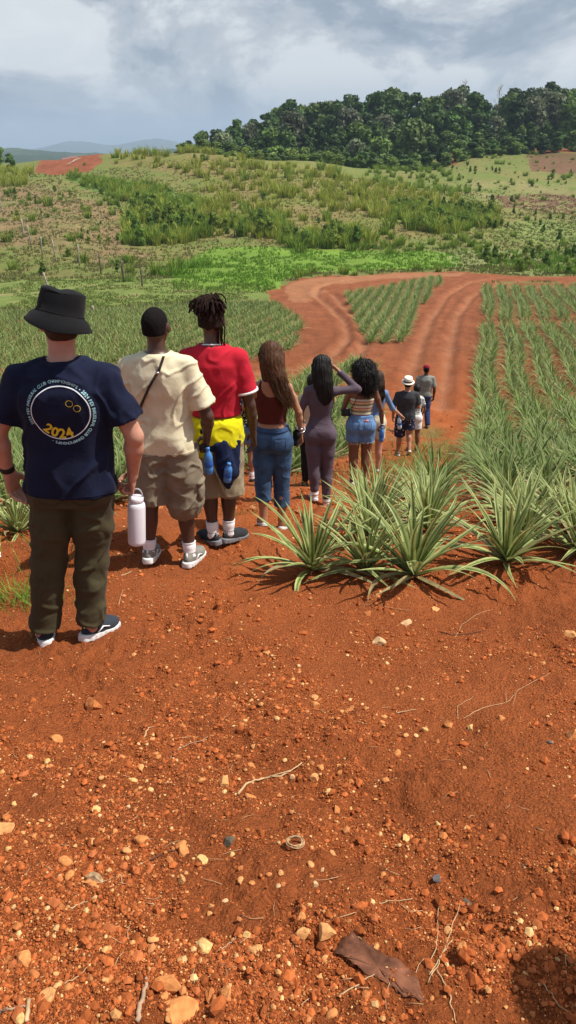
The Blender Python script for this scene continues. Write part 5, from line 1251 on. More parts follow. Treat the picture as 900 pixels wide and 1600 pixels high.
    def shoes(P, up, sole, sock=None, sockh=.11, lab=None, laces=None, sc=1.0):
        me = mk('shoe', SHOE[0], MS[up]); ms = mk('sole', SHOE[1], MS[sole])
        for i, (fx, fy, fz, ya, pt) in zip((-1, 1), P.feet):
            sh_ = link('shoe', me, P.root, (fx, fy, fz), (pt, 0, ya), P.k * (1.0 if P.sex == 'm' else .9) * sc); link('sole', ms, sh_)
            m = MB(); m.box((0, -.118, .075), (.012, .006, .05)); m.build('heel_tab', MS[laces or sole], sh_)
            if laces:
                m = MB()
                for sx_ in (-1, 1): m.tube([(sx_ * .042, -.06, .04), (sx_ * .047, -.02, .065), (sx_ * .046, .03, .05), (sx_ * .040, .06, .045)], [.004, .007, .006, .003], 5, flat=.5)
                m.build('side_stripe', MS[laces], sh_)
            if sock:
                Hp, kn, An = P.leg[i]; d = (kn - An) / np.linalg.norm(kn - An); m = MB(); k = P.k; lw = k * (1 + (P.w - 1) * .7); a = An - d * .02
                m.tube([a + d * t * sockh for t in (0, .15, .35, .6, .85, .93, 1)], [(.040 + .004 * math.sin(j * 2.2) + .007 * j / 6) * lw for j in range(6)] + [.049 * lw], 16); m.build('sock', MS[sock], P.root)
    def on_back(P, pts2, off=.003, o=None, y0=-1.0):
        b = P.bvh(o or P.top); out = []
        for u, v in pts2:
            h = b.ray_cast(Vector((u, y0, v)), Vector((0, 1, 0))); out.append((h[0][0], h[0][1] - off, h[0][2]) if h[0] else None)
        return out

# ---- hair and hats
def hair_cap(P, mat, e=.006, low=-.055, name='hair', amp=.0015, fore=.055):
    k = P.k; s = SDF(P.hc - .17, P.hc + .19, .0055 if P.vox < .012 else .009); s.ell(P.q(0, -.014, .020), ((.077 + e) * k, (.098 + e) * k, (.094 + e) * k), 0, rot=P.hyaw)
    s.ell(P.q(0, -.045, -.03), ((.064 + e) * k, (.06 + e) * k, .055 * k), .02, rot=P.hyaw)
    s.ell(P.q(0, .115, -.045), (.095 * k, .085 * k, .10 * k), .01, 's', rot=P.hyaw)
    zc = P.q(0, -.05, low)[2]; s.cutz(zc); V, Q = s.nets(1); N_ = normals(V, Q); V = V + N_ * (amp * fbm3(V * 90, 2, 3))[:, None]
    return link(name, mk(name, (V, Q), MS[mat]), P.root)
def long_hair(P, mat, mat2, path, rad, nstr=150, wave=.0, wl=30, strand=.0022, name='hair', vol=None, amp=.004, seed=0, frizz=.012, depthy=.6, curl=0.0):
    """hair volume down a path of points (local), with loose strands over it"""
    rg = np.random.default_rng(seed); k = P.k; pts = [np.array(p, float) for p in path]; lo = np.min(pts, axis=0) - .2; hi = np.max(pts + [P.hc], axis=0) + .2
    s = SDF(lo, hi, .006 if P.vox < .011 else .009); s.ell(P.q(0, -.014, .020), (.086 * k, .107 * k, .103 * k), 0, rot=P.hyaw); s.ell(P.q(0, .120, -.035), (.07 * k, .075 * k, .085 * k), .01, 's', rot=P.hyaw)
    for i in range(len(pts) - 1): s.cone(pts[i], pts[i + 1], rad[i], rad[i + 1], .04, fy=depthy)
    for (c, r_) in (vol or []): s.ell(c, r_, .03)
    V, Q = s.nets(1); N_ = normals(V, Q); g = np.sin(V[:, 0] * 260 + 6 * fbm3(V * 12, 2, seed) + 12 * V[:, 2] * (wave > 0)); V = V + N_ * (amp * (.35 * g + fbm3(V * np.array([45, 45, 12 if not curl else 45]), 2, seed + 2)))[:, None]
    hair = link(name, mk(name, (V, Q), MS[mat]), P.root); m = MB(); P3 = np.array(pts); tk = np.linspace(0, 1, len(pts)); n = 14; t = np.linspace(0, 1, n)
    for i in range(nstr):
        a = rg.uniform(0, math.pi * 2); lat = math.cos(a); dep = -abs(math.sin(a)); t1 = t * rg.uniform(.75, 1.12); b = np.stack([np.interp(t1, tk, P3[:, j]) for j in range(3)], 1)
        over = np.maximum(t1 - 1, 0)[:, None] * (P3[-1] - P3[-2]) * 3; rr = np.interp(t1, tk, rad) * (1.0 + rg.uniform(-.12, .10)); ph = rg.uniform(0, 6.28)
        b = b + over + np.stack([lat * rr + wave * np.sin(wl * b[:, 2] + ph) * t, dep * rr * depthy + wave * .6 * np.cos(wl * b[:, 2] + ph) * t, 0 * t], 1) + rg.normal(0, frizz, 3) * (t ** 2)[:, None]
        if curl: b = b + np.stack([curl * np.sin(t * 60 + ph), curl * np.cos(t * 60 + ph), 0 * t], 1)
        m.tube(b, np.linspace(strand, strand * .4, n), 4)
    mm = m.build('strands', MS[mat2], hair); return hair
def curls(P, hair, mat, n, centres, seed=1, r=.0028, size=.013):
    rg = np.random.default_rng(seed); m = MB(); me = hair.data; V = np.array([v.co[:] for v in me.vertices]); N_ = np.array([v.normal[:] for v in me.vertices])
    for i in rg.integers(0, len(V), n):
        d = N_[i] * .6 + rg.normal(0, .35, 3) + (0, 0, -.9); d /= np.linalg.norm(d); u = np.cross(d, [.3, 1, .2]); u /= np.linalg.norm(u); w_ = np.cross(d, u); t = np.linspace(0, 1, 12); ph = rg.uniform(0, 6.28); L_ = rg.uniform(.03, .07)
        Pn = V[i] + N_[i] * .002 + d * (t * L_)[:, None] + size * rg.uniform(.5, 1.1) * (np.cos(t * 11 + ph)[:, None] * u + np.sin(t * 11 + ph)[:, None] * w_) * .6; m.tube(Pn, r * np.linspace(1, .5, 12), 4)
    m.build('curls', MS[mat], hair)
# ------------------------------------------------------------------ the line of people
def place(px, D): return (px - CX) / F_PX
def bucket_hat(P, mat):
    k = P.k; M = Matrix.Translation(Vector(P.q(0, -.01, .030))) @ Matrix.Rotation(P.hyaw, 4, 'Z') @ Matrix.Rotation(R(-6), 4, 'X') @ Matrix.Rotation(R(17), 4, 'Y')
    m = MB(); prof = [(.088, .035), (.100, .002), (.125, -.020), (.147, -.052), (.151, -.054), (.152, -.050), (.130, -.014), (.109, .008), (.104, .014), (.103, .050), (.100, .085), (.0985, .106), (.0965, .112), (.090, .1135), (.075, .119), (.05, .124), (.02, .126), (.004, .126)]
    m.lathe(prof, 56, None, None, False); V = m.v[0].copy(); a = np.arctan2(V[:, 1], V[:, 0]); rad = np.hypot(V[:, 0], V[:, 1]); V[:, 1] *= 1.12
    V[:, 2] += .012 * np.cos(2 * a + .6) * sstep(.10, .15, rad); p = V * 9; V += (.0065 * fbm3(p, 3, 4))[:, None] * np.stack([np.cos(a), np.sin(a), 0 * a + .5], 1)
    V[:, 2] -= .014 * np.exp(-((V[:, 0] + .02) / .03) ** 2) * (V[:, 2] > .1); V *= k * .97; m.v[0] = V @ np.array(M)[:3, :3].T + np.array(M)[:3, 3]
    h = m.build('bucket_hat', MS[mat], P.root)
    for (r_, z) in ((.139, -.036), (.131, -.022), (.1075, .0125), (.0975, .102)):      # rows of stitching
        a = np.linspace(0, 2 * np.pi, 60); c = np.stack([r_ * np.cos(a) * 1.0, r_ * 1.12 * np.sin(a), z + .012 * np.cos(2 * a + .6) * sstep(.10, .15, r_) + .001], 1) * k * .97
        c = c @ np.array(M)[:3, :3].T + np.array(M)[:3, 3]; mm = MB(); mm.tube(c, .0016, 4); mm.build('stitching', MS['hat'], h)
    return h
def text_mesh(txt, size, thick=.0):
    cu = bpy.data.curves.new('t', 'FONT'); cu.body = txt; cu.size = size; cu.offset = thick; cu.resolution_u = 3; o = bpy.data.objects.new('t', cu); COL.objects.link(o)
    bpy.context.view_layer.update(); me = bpy.data.meshes.new_from_object(o.evaluated_get(bpy.context.evaluated_depsgraph_get())); V = np.array([v.co[:] for v in me.vertices]) if len(me.vertices) else np.zeros((0, 3)); Fc = [list(p.vertices) for p in me.polygons]
    bpy.data.objects.remove(o); bpy.data.curves.remove(cu); bpy.data.meshes.remove(me); return V, Fc
def arc_text(P, cx, cz, r, a0, chars, size, adv, mat, name, thick, parent, outward=True, arcdir=-1, off=.004):
    """characters set along a circle on the back of the shirt; angles clockwise from a0, feet of the letters towards the centre"""
    V2, F2, n = [], [], 0; a = a0
    for ch, wd in chars:
        da = wd * adv / r
        if ch != ' ':
            V, Fc = text_mesh(ch, size, thick)
            if len(V):
                mid = a + arcdir * da / 2; th = mid - math.pi / 2 if outward else mid + math.pi / 2; cxm = (V[:, 0].min() + V[:, 0].max()) / 2; x = V[:, 0] - cxm; y = V[:, 1] - (0 if outward else 0)
                rr = r; X = cx + rr * math.cos(mid) + x * math.cos(th) - y * math.sin(th); Z = cz + rr * math.sin(mid) + x * math.sin(th) + y * math.cos(th)
                V2 += list(zip(X, Z)); F2 += [[q + n for q in f] for f in Fc]; n += len(V)
        a += arcdir * da
    pts = P.on_back(V2, off); y_ok = [p[1] for p in pts if p]; my = sum(y_ok) / len(y_ok); pts = [p or (u, my, v) for p, (u, v) in zip(pts, V2)]
    me = bpy.data.meshes.new(name); me.from_pydata(pts, [], F2); me.materials.append(MS[mat]); return link(name, me, parent)
def ring_print(P, cx, cz, fr, w_, mat, name, parent, n=90, off=.0038):
    A = np.linspace(0, 2 * np.pi, n, endpoint=False); V2 = [(cx + (fr(a) + s_) * math.cos(a), cz + (fr(a) + s_) * math.sin(a)) for s_ in (-w_ / 2, w_ / 2) for a in A]
    pts = P.on_back(V2, off); my = [p[1] for p in pts if p][0]; pts = [p or (u, my, v) for p, (u, v) in zip(pts, V2)]
    me = bpy.data.meshes.new(name); me.from_pydata(pts, [], [(i, (i + 1) % n, n + (i + 1) % n, n + i) for i in range(n)]); me.materials.append(MS[mat]); return link(name, me, parent)
def strap(P, line, wd, mat, name, parent, over=None, off=.006, n=24):
    L_ = np.array(line); t = np.linspace(0, 1, len(L_)); tt = np.linspace(0, 1, n); U = np.stack([np.interp(tt, t, L_[:, 0]), np.interp(tt, t, L_[:, 1])], 1); pts = P.on_back(U, off, over); pts = [p for p in pts if p]
    m = MB(); m.tube(pts, wd, 6, flat=.35); return m.build(name, MS[mat], parent)

CH = {}
for c_ in 'ABCDEFGHIJKLMNOPQRSTUVWXYZ0123456789- ': CH[c_] = {'I': .38, 'M': .88, ' ': .45, '-': .5, 'N': .75, 'U': .72, 'C': .72, 'G': .74, 'A': .7}.get(c_, .66)
def chars(t): return [(c_, CH[c_]) for c_ in t]

# 1 --- man in navy shirt
p = Person(-1.055, 3.28, 1.80, 'tall man in black bucket hat and navy t-shirt printed 2024, nearest on the left', 'm', 1.14, 'light', vox=.0072, shw=.98,
           feet=[(-.245, -.02, 20), (.03, .0, -24)], hip=(.01, 0), lean=.05, head=(22, 0, 5), belly=0, knee=(.0, .03),
           arms={'L': dict(e=(-.315, -.02, 1.165), w=(-.315, .03, .945), twist=25), 'R': dict(e=(.325, -.02, 1.15), w=(.285, .05, .93), grip=True, twist=10)})
p.shirt('navy', hem=.487, e=.022, boxy=.55, sleeve=.70, sr=(.060, .076), amp=.015, sc=(7, 7, 4), seed=4)
p.trousers('olive', .062, .495, r=(.100, .075, .066), amp=.011, sc=(6, 6, 12), seed=7)
strap(p, [(-.22, p.H * .487 + .022), (0, p.H * .487 + .020), (.24, p.H * .487 + .022)], .0016, 'navy', 'hem_seam', p.top, p.top, .0015, 50)
P1 = p; pc = (p.hx + .035, 1.305); top = p.top
ringr = lambda a: .126 + .0045 * math.sin(2 * a + .7)
ring_print(p, pc[0], pc[1], ringr, .0045, 'whitep', 'printed_ring', top)
for dx_, dz_ in ((.048, .048), (.078, .024)): ring_print(p, pc[0] + dx_, pc[1] + dz_, lambda a: .0145, .0022, 'gold', 'printed_small_ring', top, 30)
arc_text(p, pc[0], pc[1], .138, R(203), chars('2024 FIDI INAUGURAL CLUB CHAMPIONSHIPS - 2024 FIDI INAUGURAL CLUB CHAMPIONSHIPS - '), .0185, .0153, 'teal', 'printed_text', .0004, top)
arc_text(p, pc[0], pc[1], .118, R(218), [('2', .68), ('0', .70), ('2', .68), ('4', .68)], .064, .058, 'gold', 'printed_year', .0022, top, outward=False, arcdir=1)
hair_cap(p, 'brunette', .004, -.062); bucket_hat(p, 'hat'); p.shoes('bluegrey', 'whiterub', laces='whitemesh')
m = MB(); a = np.linspace(0, 2 * np.pi, 30); c = p.neck + (0, .0, .022); m.tube(np.stack([c[0] + .076 * np.cos(a), c[1] + .004 + .074 * np.sin(a), c[2] + .014 * np.sin(a)], 1), .0035, 5); m.build('necklace', SKIN['light'], p.root)
S0, e, wr, a_ = p.arm[-1]; d = (wr - e) / np.linalg.norm(wr - e); m = MB(); m.tube([wr - d * .040, wr - d * .037, wr - d * .012, wr - d * .009], [.030, .035, .035, .030], 16); m.box(tuple(wr - d * .024 + np.array([-.032, 0, 0])), (.012, .024, .03)); m.build('watch', MS['rubberband'], p.root)
for i in (-1, 1):       # back pockets
    bt = p.bottom; cx_, cz_ = p.hx + i * .075, p.H * .505; pts = [(cx_ - .05, cz_ + .05), (cx_ + .05, cz_ + .05 + i * .008), (cx_ + .05, cz_ - .05), (cx_, cz_ - .068), (cx_ - .05, cz_ - .05), (cx_ - .05, cz_ + .05)]; strap(p, pts, .0022, 'olive', 'pocket_seam', bt, bt, .002, 40)
strap(p, [(p.hx, p.H * .55), (p.hx, p.H * .47)], .002, 'olive', 'seam', p.bottom, p.bottom, .001)
# bottle hanging from his right hand
def put(P, v): c, s = math.cos(P.rot), math.sin(P.rot); return (P.x + v[0] * c - v[1] * s, P.y + v[0] * s + v[1] * c, P.z + v[2])
wr = p.arm[1][2]; m = MB(); m.lathe([(.040, 0), (.0445, .004), (.045, .02), (.045, .205), (.042, .222), (.034, .232)], 32); bm_ = m
bo = link('water_bottle', None, None, put(p, (wr[0] - .018, wr[1] + .01, wr[2] - .395)), (R(-3), R(4), 0)); tag(bo, 'white steel water bottle hanging by its loop from the nearest man\'s right hand', 'bottle')
bm_.build('body', MS['bottle'], bo); m = MB(); m.lathe([(.034, .232), (.036, .234), (.036, .256), (.030, .262)], 28); lid = m.build('lid', MS['bottle'], bo)
m = MB(); a = np.linspace(-.1, math.pi + .1, 18); m.tube(np.stack([.026 * np.cos(a) + .004, 0 * a, .262 + .040 * np.sin(a)], 1), .0042, 6); m.build('loop', material('bottle_loop', (.35, .36, .38), rough=.4), lid)

# 2 --- man in cream shirt
p = Person(-.83, 4.6, 1.81, 'man in cream t-shirt and grey cargo shorts holding a small blue bottle', 'm', 1.03, 'dark', vox=.008,
           feet=[(-.145, -.02, 0), (.15, .0, -14)], hip=(.01, 0), head=(-14, 4, 0), knee=(.01, .03),
           arms={'L': dict(e=(-.30, .0, 1.12), w=(-.26, .16, .93)), 'R': dict(e=(.295, -.01, 1.10), w=(.270, .12, .90), grip=True, twist=30)})
p.shirt('cream', hem=.478, e=.022, boxy=.42, sleeve=.78, sr=(.060, .084), amp=.012, sc=(8, 8, 4.5), seed=11); P2 = p; strap(p, [(-.2, p.H * .478 + .022), (0, p.H * .478 + .02), (.2, p.H * .478 + .022)], .0018, 'cream', 'hem_seam', p.top, p.top, .001, 50)
p.trousers('khaki', .255, .487, r=(.135, .125, .128), amp=.013, sc=(8, 8, 9), seed=13, name='cargo_shorts')
for i in (-1, 1):
    Hp, kn, An = p.leg[i]; c = Hp + (kn - Hp) * .80 + np.array([i * .118, -.015, .02]); s = SDF(c - .14, c + .14, .007); s.ell(c, (.030, .075, .085), 0); s.ell(c + (0, 0, .07), (.036, .082, .022), .006); V, Q = s.nets(1); o = p.add('cargo_pocket', V, Q, 'khaki', .004, (14, 14, 14), 5, parent=p.bottom)
hair_cap(p, 'buzz', .001, -.045); p.shoes('greymesh', 'whiterub', 'sock', .12, laces='whitemesh', sc=1.06)
m = MB(); c = p.q(.081, .045, -.002); m.tube([p.q(.083, -.005, .008), p.q(.082, .05, .010), p.q(.078, .085, .008)], .0035, 5); m.tube([p.q(-.083, -.005, .008), p.q(-.082, .05, .010), p.q(-.078, .085, .008)], .0035, 5); m.build('glasses', MS['blackrub'], p.root)
bag = link('crossbody_bag', None, None, (p.x, p.y, p.z)); tag(bag, 'thin black crossbody strap with small pouch over the cream t-shirt', 'crossbody bag')
s_ = strap(p, [(p.hx + .055, p.H * .838), (p.hx + .03, p.H * .80), (p.hx - .04, p.H * .74), (p.hx - .12, p.H * .655), (p.hx - .175, p.H * .60)], .0095, 'leather', 'strap', None, None, .009, 40); s_.parent = bag
s = SDF((-.36, -.08, .88), (-.12, .16, 1.14), .008); s.ell((-.215, .03, 1.01), (.035, .075, .075), 0); V, Q = s.nets(1); link('pouch', mk('pouch', (V, Q), MS['leather']), bag)
m = MB(); m.box((p.hx + .015, p.on_back([(p.hx + .012, p.H * .787)], .013)[0][1], p.H * .787), (.022, .008, .014)); m.build('buckle', MS['metal'], bag)
def small_bottle(loc, rot, lab, h=.20, r_=.031, cap='glass', body='clear'):
    o = link('plastic_bottle', None, None, loc, rot); tag(o, lab, 'bottle'); k = h / .20; m = MB()
    m.lathe([(r_ * .8, 0), (r_, .006 * k), (r_, .05 * k), (r_ * .94, .055 * k), (r_, .06 * k), (r_, .09 * k), (r_ * .94, .095 * k), (r_, .10 * k), (r_, .135 * k), (r_ * .75, .16 * k), (r_ * .42, .178 * k), (r_ * .42, .186 * k)], 20); m.build('body', MS[body], o)
    m = MB(); m.lathe([(r_ * .47, .184 * k), (r_ * .5, .186 * k), (r_ * .5, .203 * k), (r_ * .4, .206 * k)], 16); m.build('cap', MS[cap], o)
    m = MB(); m.lathe([(r_ * 1.01, .062 * k), (r_ * 1.03, .064 * k), (r_ * 1.03, .10 * k), (r_ * 1.01, .102 * k)], 20, None, None, False); m.build('wrapper', material('blue_wrapper', (.03, .12, .5), rough=.4), o); return o
wr = p.arm[1][2]; small_bottle(put(p, (wr[0] + .000, wr[1] + .02, wr[2] - .27)), (R(6), 0, 0), 'small blue-wrapped plastic bottle in the right hand of the man in cream', .2, .031, 'glass', 'glass')

# 3 --- man in red shirt with tied dreadlocks
p = Person(-.515, 5.02, 1.82, 'man with tied-up dreadlocks in red t-shirt with white trim, yellow jersey round his waist', 'm', 1.0, 'dark', vox=.0085,
           feet=[(-.085, -.02, 38), (.09, .02, -34)], hip=(.0, 0), head=(-6, 5, 0), knee=(.02, .02),
           arms={'L': dict(e=(-.24, .04, 1.12), w=(-.17, .24, 1.0)), 'R': dict(e=(.245, .0, 1.10), w=(.262, .07, .865), twist=20)})
p.shirt('red', hem=.572, e=.020, boxy=.6, sleeve=.70, sr=(.058, .076), amp=.010, sc=(8, 8, 4.5), seed=21); P3 = p
for i in (-1, 1):
    S0, e, wr, a_ = p.arm[i]; en = S0 + (e - S0) * .70; d = (e - S0) / np.linalg.norm(e - S0); m = MB(); m.tube([en - d * .012, en - d * .010, en + d * .003, en + d * .005], [.078, .0845, .0845, .078], 24); m.build('sleeve_trim', MS['white'], p.top)
m = MB(); a = np.linspace(0, 2 * np.pi, 32); c = p.neck + (0, .012, .012); m.tube(np.stack([c[0] + .071 * np.cos(a), c[1] + .066 * np.sin(a), c[2] + .010 - .018 * np.sin(a)], 1), .0055, 5); m.build('collar_trim', MS['white'], p.top)
p.trousers('khaki2', .225, .50, r=(.112, .108, .112), amp=.007, sc=(8, 8, 9), seed=23, name='shorts')
s = SDF((-.3, -.25, .70), (.3, .25, 1.06), .008)                     # yellow jersey tied round the hips
st = [(.865, p.hx, -.01, .188, .155), (.90, p.hx, -.01, .200, .165), (.97, p.hx, -.005, .196, .155), (1.01, p.hx, 0, .188, .142), (1.03, p.hx, 0, .170, .12)]; s.loft(st, 0); V, Q = s.nets(1)
V[:, 2] -= .05 * np.clip((V[:, 0] + .16) / .3, 0, 1) * (V[:, 1] < .05) * np.clip((1.0 - V[:, 2]) / .1, 0, 1); yj = p.add('yellow_jersey', V, Q, 'yellow', .007, (7, 7, 16), 5)
s = SDF((-.3, -.25, .66), (.1, .05, .92), .008); s.loft([(.755, -.09, -.115, .07, .035), (.80, -.09, -.125, .085, .035), (.88, -.08, -.12, .095, .035)], 0); V, Q = s.nets(1); p.add('yellow_tail', V, Q, 'yellow', .006, (12, 12, 6), 6, parent=yj)
m = MB(); pt_ = p.on_back([(-.075, .955)], .004, yj)[0]; m.box(pt_, (.045, .004, .032)); m.build('badge', MS['black'], yj)
s = SDF((-.2, -.32, .42), (.3, .1, .98), .008)                       # dark jacket hanging from the hip
for a0, b0, ra, rb in (((-.14, -.14, .80), (.02, -.165, .84), .018, .03), ((.05, -.15, .85), (.08, -.175, .66), .055, .07), ((.13, -.10, .85), (.12, -.15, .64), .05, .045), ((.08, -.175, .66), (.09, -.175, .54), .06, .02)): s.cone(a0, b0, ra, rb, .03, fy=.6)
V, Q = s.nets(1); jk = p.add('hanging_jacket', V, Q, 'navyj', .010, (14, 14, 6), 9, label='navy jacket hanging from the waist')
m = MB(); m.tube([(-.03, -.17, .74), (.03, -.19, .60), (.05, -.185, .50)], [.012, .02, .026], 8, flat=.5); m.build('hanging_strap', MS['khaki2'], p.root)
small_bottle(put(p, (.085, -.245, .615)), (R(8), R(8), 0), 'blue bottle tucked in the navy jacket of the man in red', .15, .028, 'glass', 'glass')
hair_cap(p, 'dread', .012, -.03); rg = np.random.default_rng(4); m = MB()
for i in range(190):                                                    # dreadlocks gathered up into a bun
    az_ = rg.uniform(0, 2 * math.pi); el_ = rg.uniform(-.75, .9); r0 = .092; b0 = p.q(.082 * math.sin(az_) * math.cos(el_), -.014 + .1 * math.cos(az_) * math.cos(el_) * (-1 if abs(az_ - math.pi) < 9 else 1), .02 + .096 * math.sin(el_))
    kn_ = p.q(rg.normal(0, .014), -.055 + rg.normal(0, .014), .118 + rg.normal(0, .006)); mid = (b0 + kn_) / 2; out_ = mid - p.hc; out_ /= np.linalg.norm(out_); mid = p.hc + out_ * .122 * p.k
    a2 = rg.uniform(0, 6.28); R_ = rg.uniform(.035, .075); e1 = kn_ + np.array([math.cos(a2) * R_ * .7, math.sin(a2) * R_ * .7, rg.uniform(.02, .055)]); e2 = kn_ + np.array([math.cos(a2) * R_ * 1.25, math.sin(a2) * R_ * 1.25, rg.uniform(-.03, .035)]); e3 = e2 + (math.cos(a2) * .01, math.sin(a2) * .01, -.035)
    P_ = [b0, mid, kn_, e1, e2, e3]; tt = np.linspace(0, 5, 16); P_ = np.stack([pchip(range(6), [q[j] for q in P_])(tt) for j in range(3)], 1) + rg.normal(0, .0015, (16, 3)); m.tube(P_, rg.uniform(.005, .0072), 6)
for i in range(9):
    x_ = rg.uniform(.03, .085); b0 = p.q(x_, -.05, .03); z1 = rg.uniform(-.24, -.15); m.tube([b0, p.q(x_ + .02, -.075, -.03), p.q(x_ + .012, -.07, -.10), p.q(x_ + .02 + rg.normal(0, .01), -.065, z1)], [.005, .0055, .005, .0035], 6)
m.build('dreadlocks', MS['dread'], p.root); p.shoes('darkmesh', 'greyrub', 'sock', .13)

# 5 --- woman in maroon top and denim capris
p = Person(-.13, 5.66, 1.56, 'woman with long windblown brown hair, maroon crop top and cropped jeans', 'f', 1.02, 'tan', vox=.0085,
           feet=[(-.085, -.05, 12), (.085, .03, -10)], hip=(.0, 0), head=(10, 6, 4), knee=(.0, .02),
           arms={'L': dict(e=(-.215, .06, 1.05), w=(-.08, .26, 1.12)), 'R': dict(e=(.215, -.01, 1.03), w=(.235, .04, .83), twist=20)})
def tankcut(s):
    for i in (-1, 1): s.cone(p.sh[i] + (i * .02, 0, -.03), p.sh[i] + (i * .03, 0, .08), .058, .075, .004, 's')
    s.ell(p.neck + (.0, -.06, -.03), (.078, .075, .085), .005, 's')
tk = p.shirt('maroon', hem=.605, e=.007, boxy=.15, sleeve=0, amp=.0, name='crop_top', neck=.03, cut=tankcut, seed=31)
me = tk.data; V = np.array([v.co[:] for v in me.vertices]); N_ = np.array([v.normal[:] for v in me.vertices]); V += N_ * (.0016 * np.sin(V[:, 0] * 330))[:, None]; me.vertices.foreach_set('co', V.astype(np.float32).ravel()); me.update()
p.trousers('denim', .155, .585, r=(.092, .070, .074), amp=.005, sc=(7, 7, 12), seed=33, name='jeans')
for i in (-1, 1):
    cx_, cz_ = p.hx + i * .068, p.H * .515; strap(p, [(cx_ - .045, cz_ + .04), (cx_ + .045, cz_ + .04), (cx_ + .043, cz_ - .04), (cx_, cz_ - .06), (cx_ - .043, cz_ - .04), (cx_ - .045, cz_ + .04)], .002, 'jeans', 'pocket_seam', p.bottom, p.bottom, .002, 40)
strap(p, [(-.15, p.H * .572), (0, p.H * .566), (.15, p.H * .572)], .008, 'jeans', 'waistband', p.bottom, p.bottom, .004); strap(p, [(p.hx, p.H * .57), (p.hx, p.H * .47)], .002, 'jeans', 'seam', p.bottom, p.bottom, .001)
hc = p.hc; h_ = long_hair(p, 'brownhair', 'brownhair', [hc + (0, -.02, .06), hc + (.01, -.055, -.03), hc + (.045, -.085, -.12), hc + (.085, -.10, -.22), hc + (.115, -.11, -.29), hc + (.13, -.11, -.34)], [.095, .088, .068, .055, .038, .012], 340, .004, 14, .0019, seed=3, frizz=.026, amp=.0035, vol=[(hc + (-.045, -.045, -.10), (.035, .04, .075))])
m = MB(); rg = np.random.default_rng(9)
for i in range(60):                                                   # sun-bleached locks and flyaways
    a = rg.uniform(-1, 1); t = np.linspace(0, 1, 14); f_ = rg.uniform(.8, 1.1); x_ = .01 + .088 * a * (1 - .55 * t) + .135 * t ** 1.2 * f_; y_ = -.02 - .098 * np.sqrt(np.maximum(0, 1 - (a * .8) ** 2)) * (.45 + .55 * np.minimum(1, t * 4)) * (1 - .25 * t) - .02 * t; z_ = .085 - .10 * abs(a) * (1 - t) - .43 * t * f_ ** .5
    Pn = hc + np.stack([x_ + .006 * np.sin(9 * t + i), y_, z_], 1) + rg.normal(0, .014, 3) * (t ** 1.6)[:, None]; m.tube(Pn, np.linspace(.0018, .0008, 14), 4)
for i in range(14):
    t = np.linspace(0, 1, 12); k_ = rg.uniform(.6, 1.2); Pn = hc + np.stack([-.02 + .02 * rg.normal() + .10 * t * k_, -.05 + 0 * t, .10 + .035 * np.sin(t * 3.0) * k_ - .06 * t ** 2], 1); m.tube(Pn, .0007, 3)
m.build('bleached_strands', MS['blond'], h_)
p.shoes('black', 'whiterub', laces='whitemesh')
wr = p.arm[1][2]; m = MB(); a = np.linspace(0, 2 * np.pi, 40)
m.tube(np.stack([wr[0] + .030 * np.cos(a), wr[1] + .034 * np.sin(a), wr[2] + .045 + .006 * np.sin(3 * a)], 1), .0055, 6); m.tube(np.stack([wr[0] + .031 * np.cos(a), wr[1] + .033 * np.sin(a), wr[2] + .022 + .006 * np.cos(2 * a)], 1), .0045, 6); m.build('bracelet', MS['metal'], p.root)
s = SDF((.05, -.1, .62), (.36, .2, .96), .007); s.ell((.205, .035, .825), (.034, .045, .042), 0); s.ell((.19, .02, .77), (.03, .03, .045), .02); V, Q = s.nets(1); V = wrinkle(V, Q, .006, (14, 14, 14), 3)
o = link('pouch', mk('pouch', (V, Q), MS['black']), None, (p.x, p.y, p.z)); tag(o, 'small black pouch at the right hip of the woman in the maroon top', 'pouch')

# 7 --- woman in mauve suit shading her face
p = Person(.345, 7.42, 1.66, 'woman in mauve long-sleeved bodysuit raising her right hand to her long black hair', 'f', 1.0, 'tan', vox=.009,
           feet=[(-.06, -.03, 10), (.085, .03, -8)], hip=(.0, 0), head=(-4, 4, 0), knee=(.01, .03),
           arms={'L': dict(e=(-.225, .0, 1.06), w=(-.20, .17, .90)), 'R': dict(e=(.375, .02, 1.315), w=(.165, .10, 1.50), bend=(-.8, .25, .55), twist=-30)})
p.shirt('mauve', hem=.50, e=.006, boxy=.0, sleeve=1.92, sr=(.048, .042), amp=.0028, sc=(5, 5, 22), name='bodysuit', neck=-.004, seed=41, warp=.5) if False else p.shirt('mauve', hem=.50, e=.006, boxy=.0, sleeve=1.92, sr=(.056, .045), amp=.0028, sc=(5, 5, 20), name='bodysuit', neck=-.004, seed=41)
p.trousers('mauve', .075, .56, r=(.096, .064, .048), e=.007, amp=.0022, sc=(6, 6, 16), seed=42, name='leggings')
strap(p, [(-.12, p.H * .562), (0, p.H * .558), (.12, p.H * .562)], .004, 'mauve', 'waist_seam', p.bottom, p.top, .001); strap(p, [(0, p.H * .545), (0, p.H * .47)], .0018, 'black', 'seam', p.bottom, p.bottom, -.0005)
hc = p.hc; long_hair(p, 'hair', 'hair', [hc + (0, -.02, .05), hc + (.0, -.05, -.05), hc + (.015, -.075, -.14), hc + (.03, -.085, -.23), hc + (.035, -.09, -.30), hc + (.035, -.09, -.345)], [.098, .098, .092, .080, .060, .025], 220, .010, 45, .0026, seed=5, amp=.008, frizz=.01)
p.shoes('whitemesh', 'whiterub', 'sock', .06)
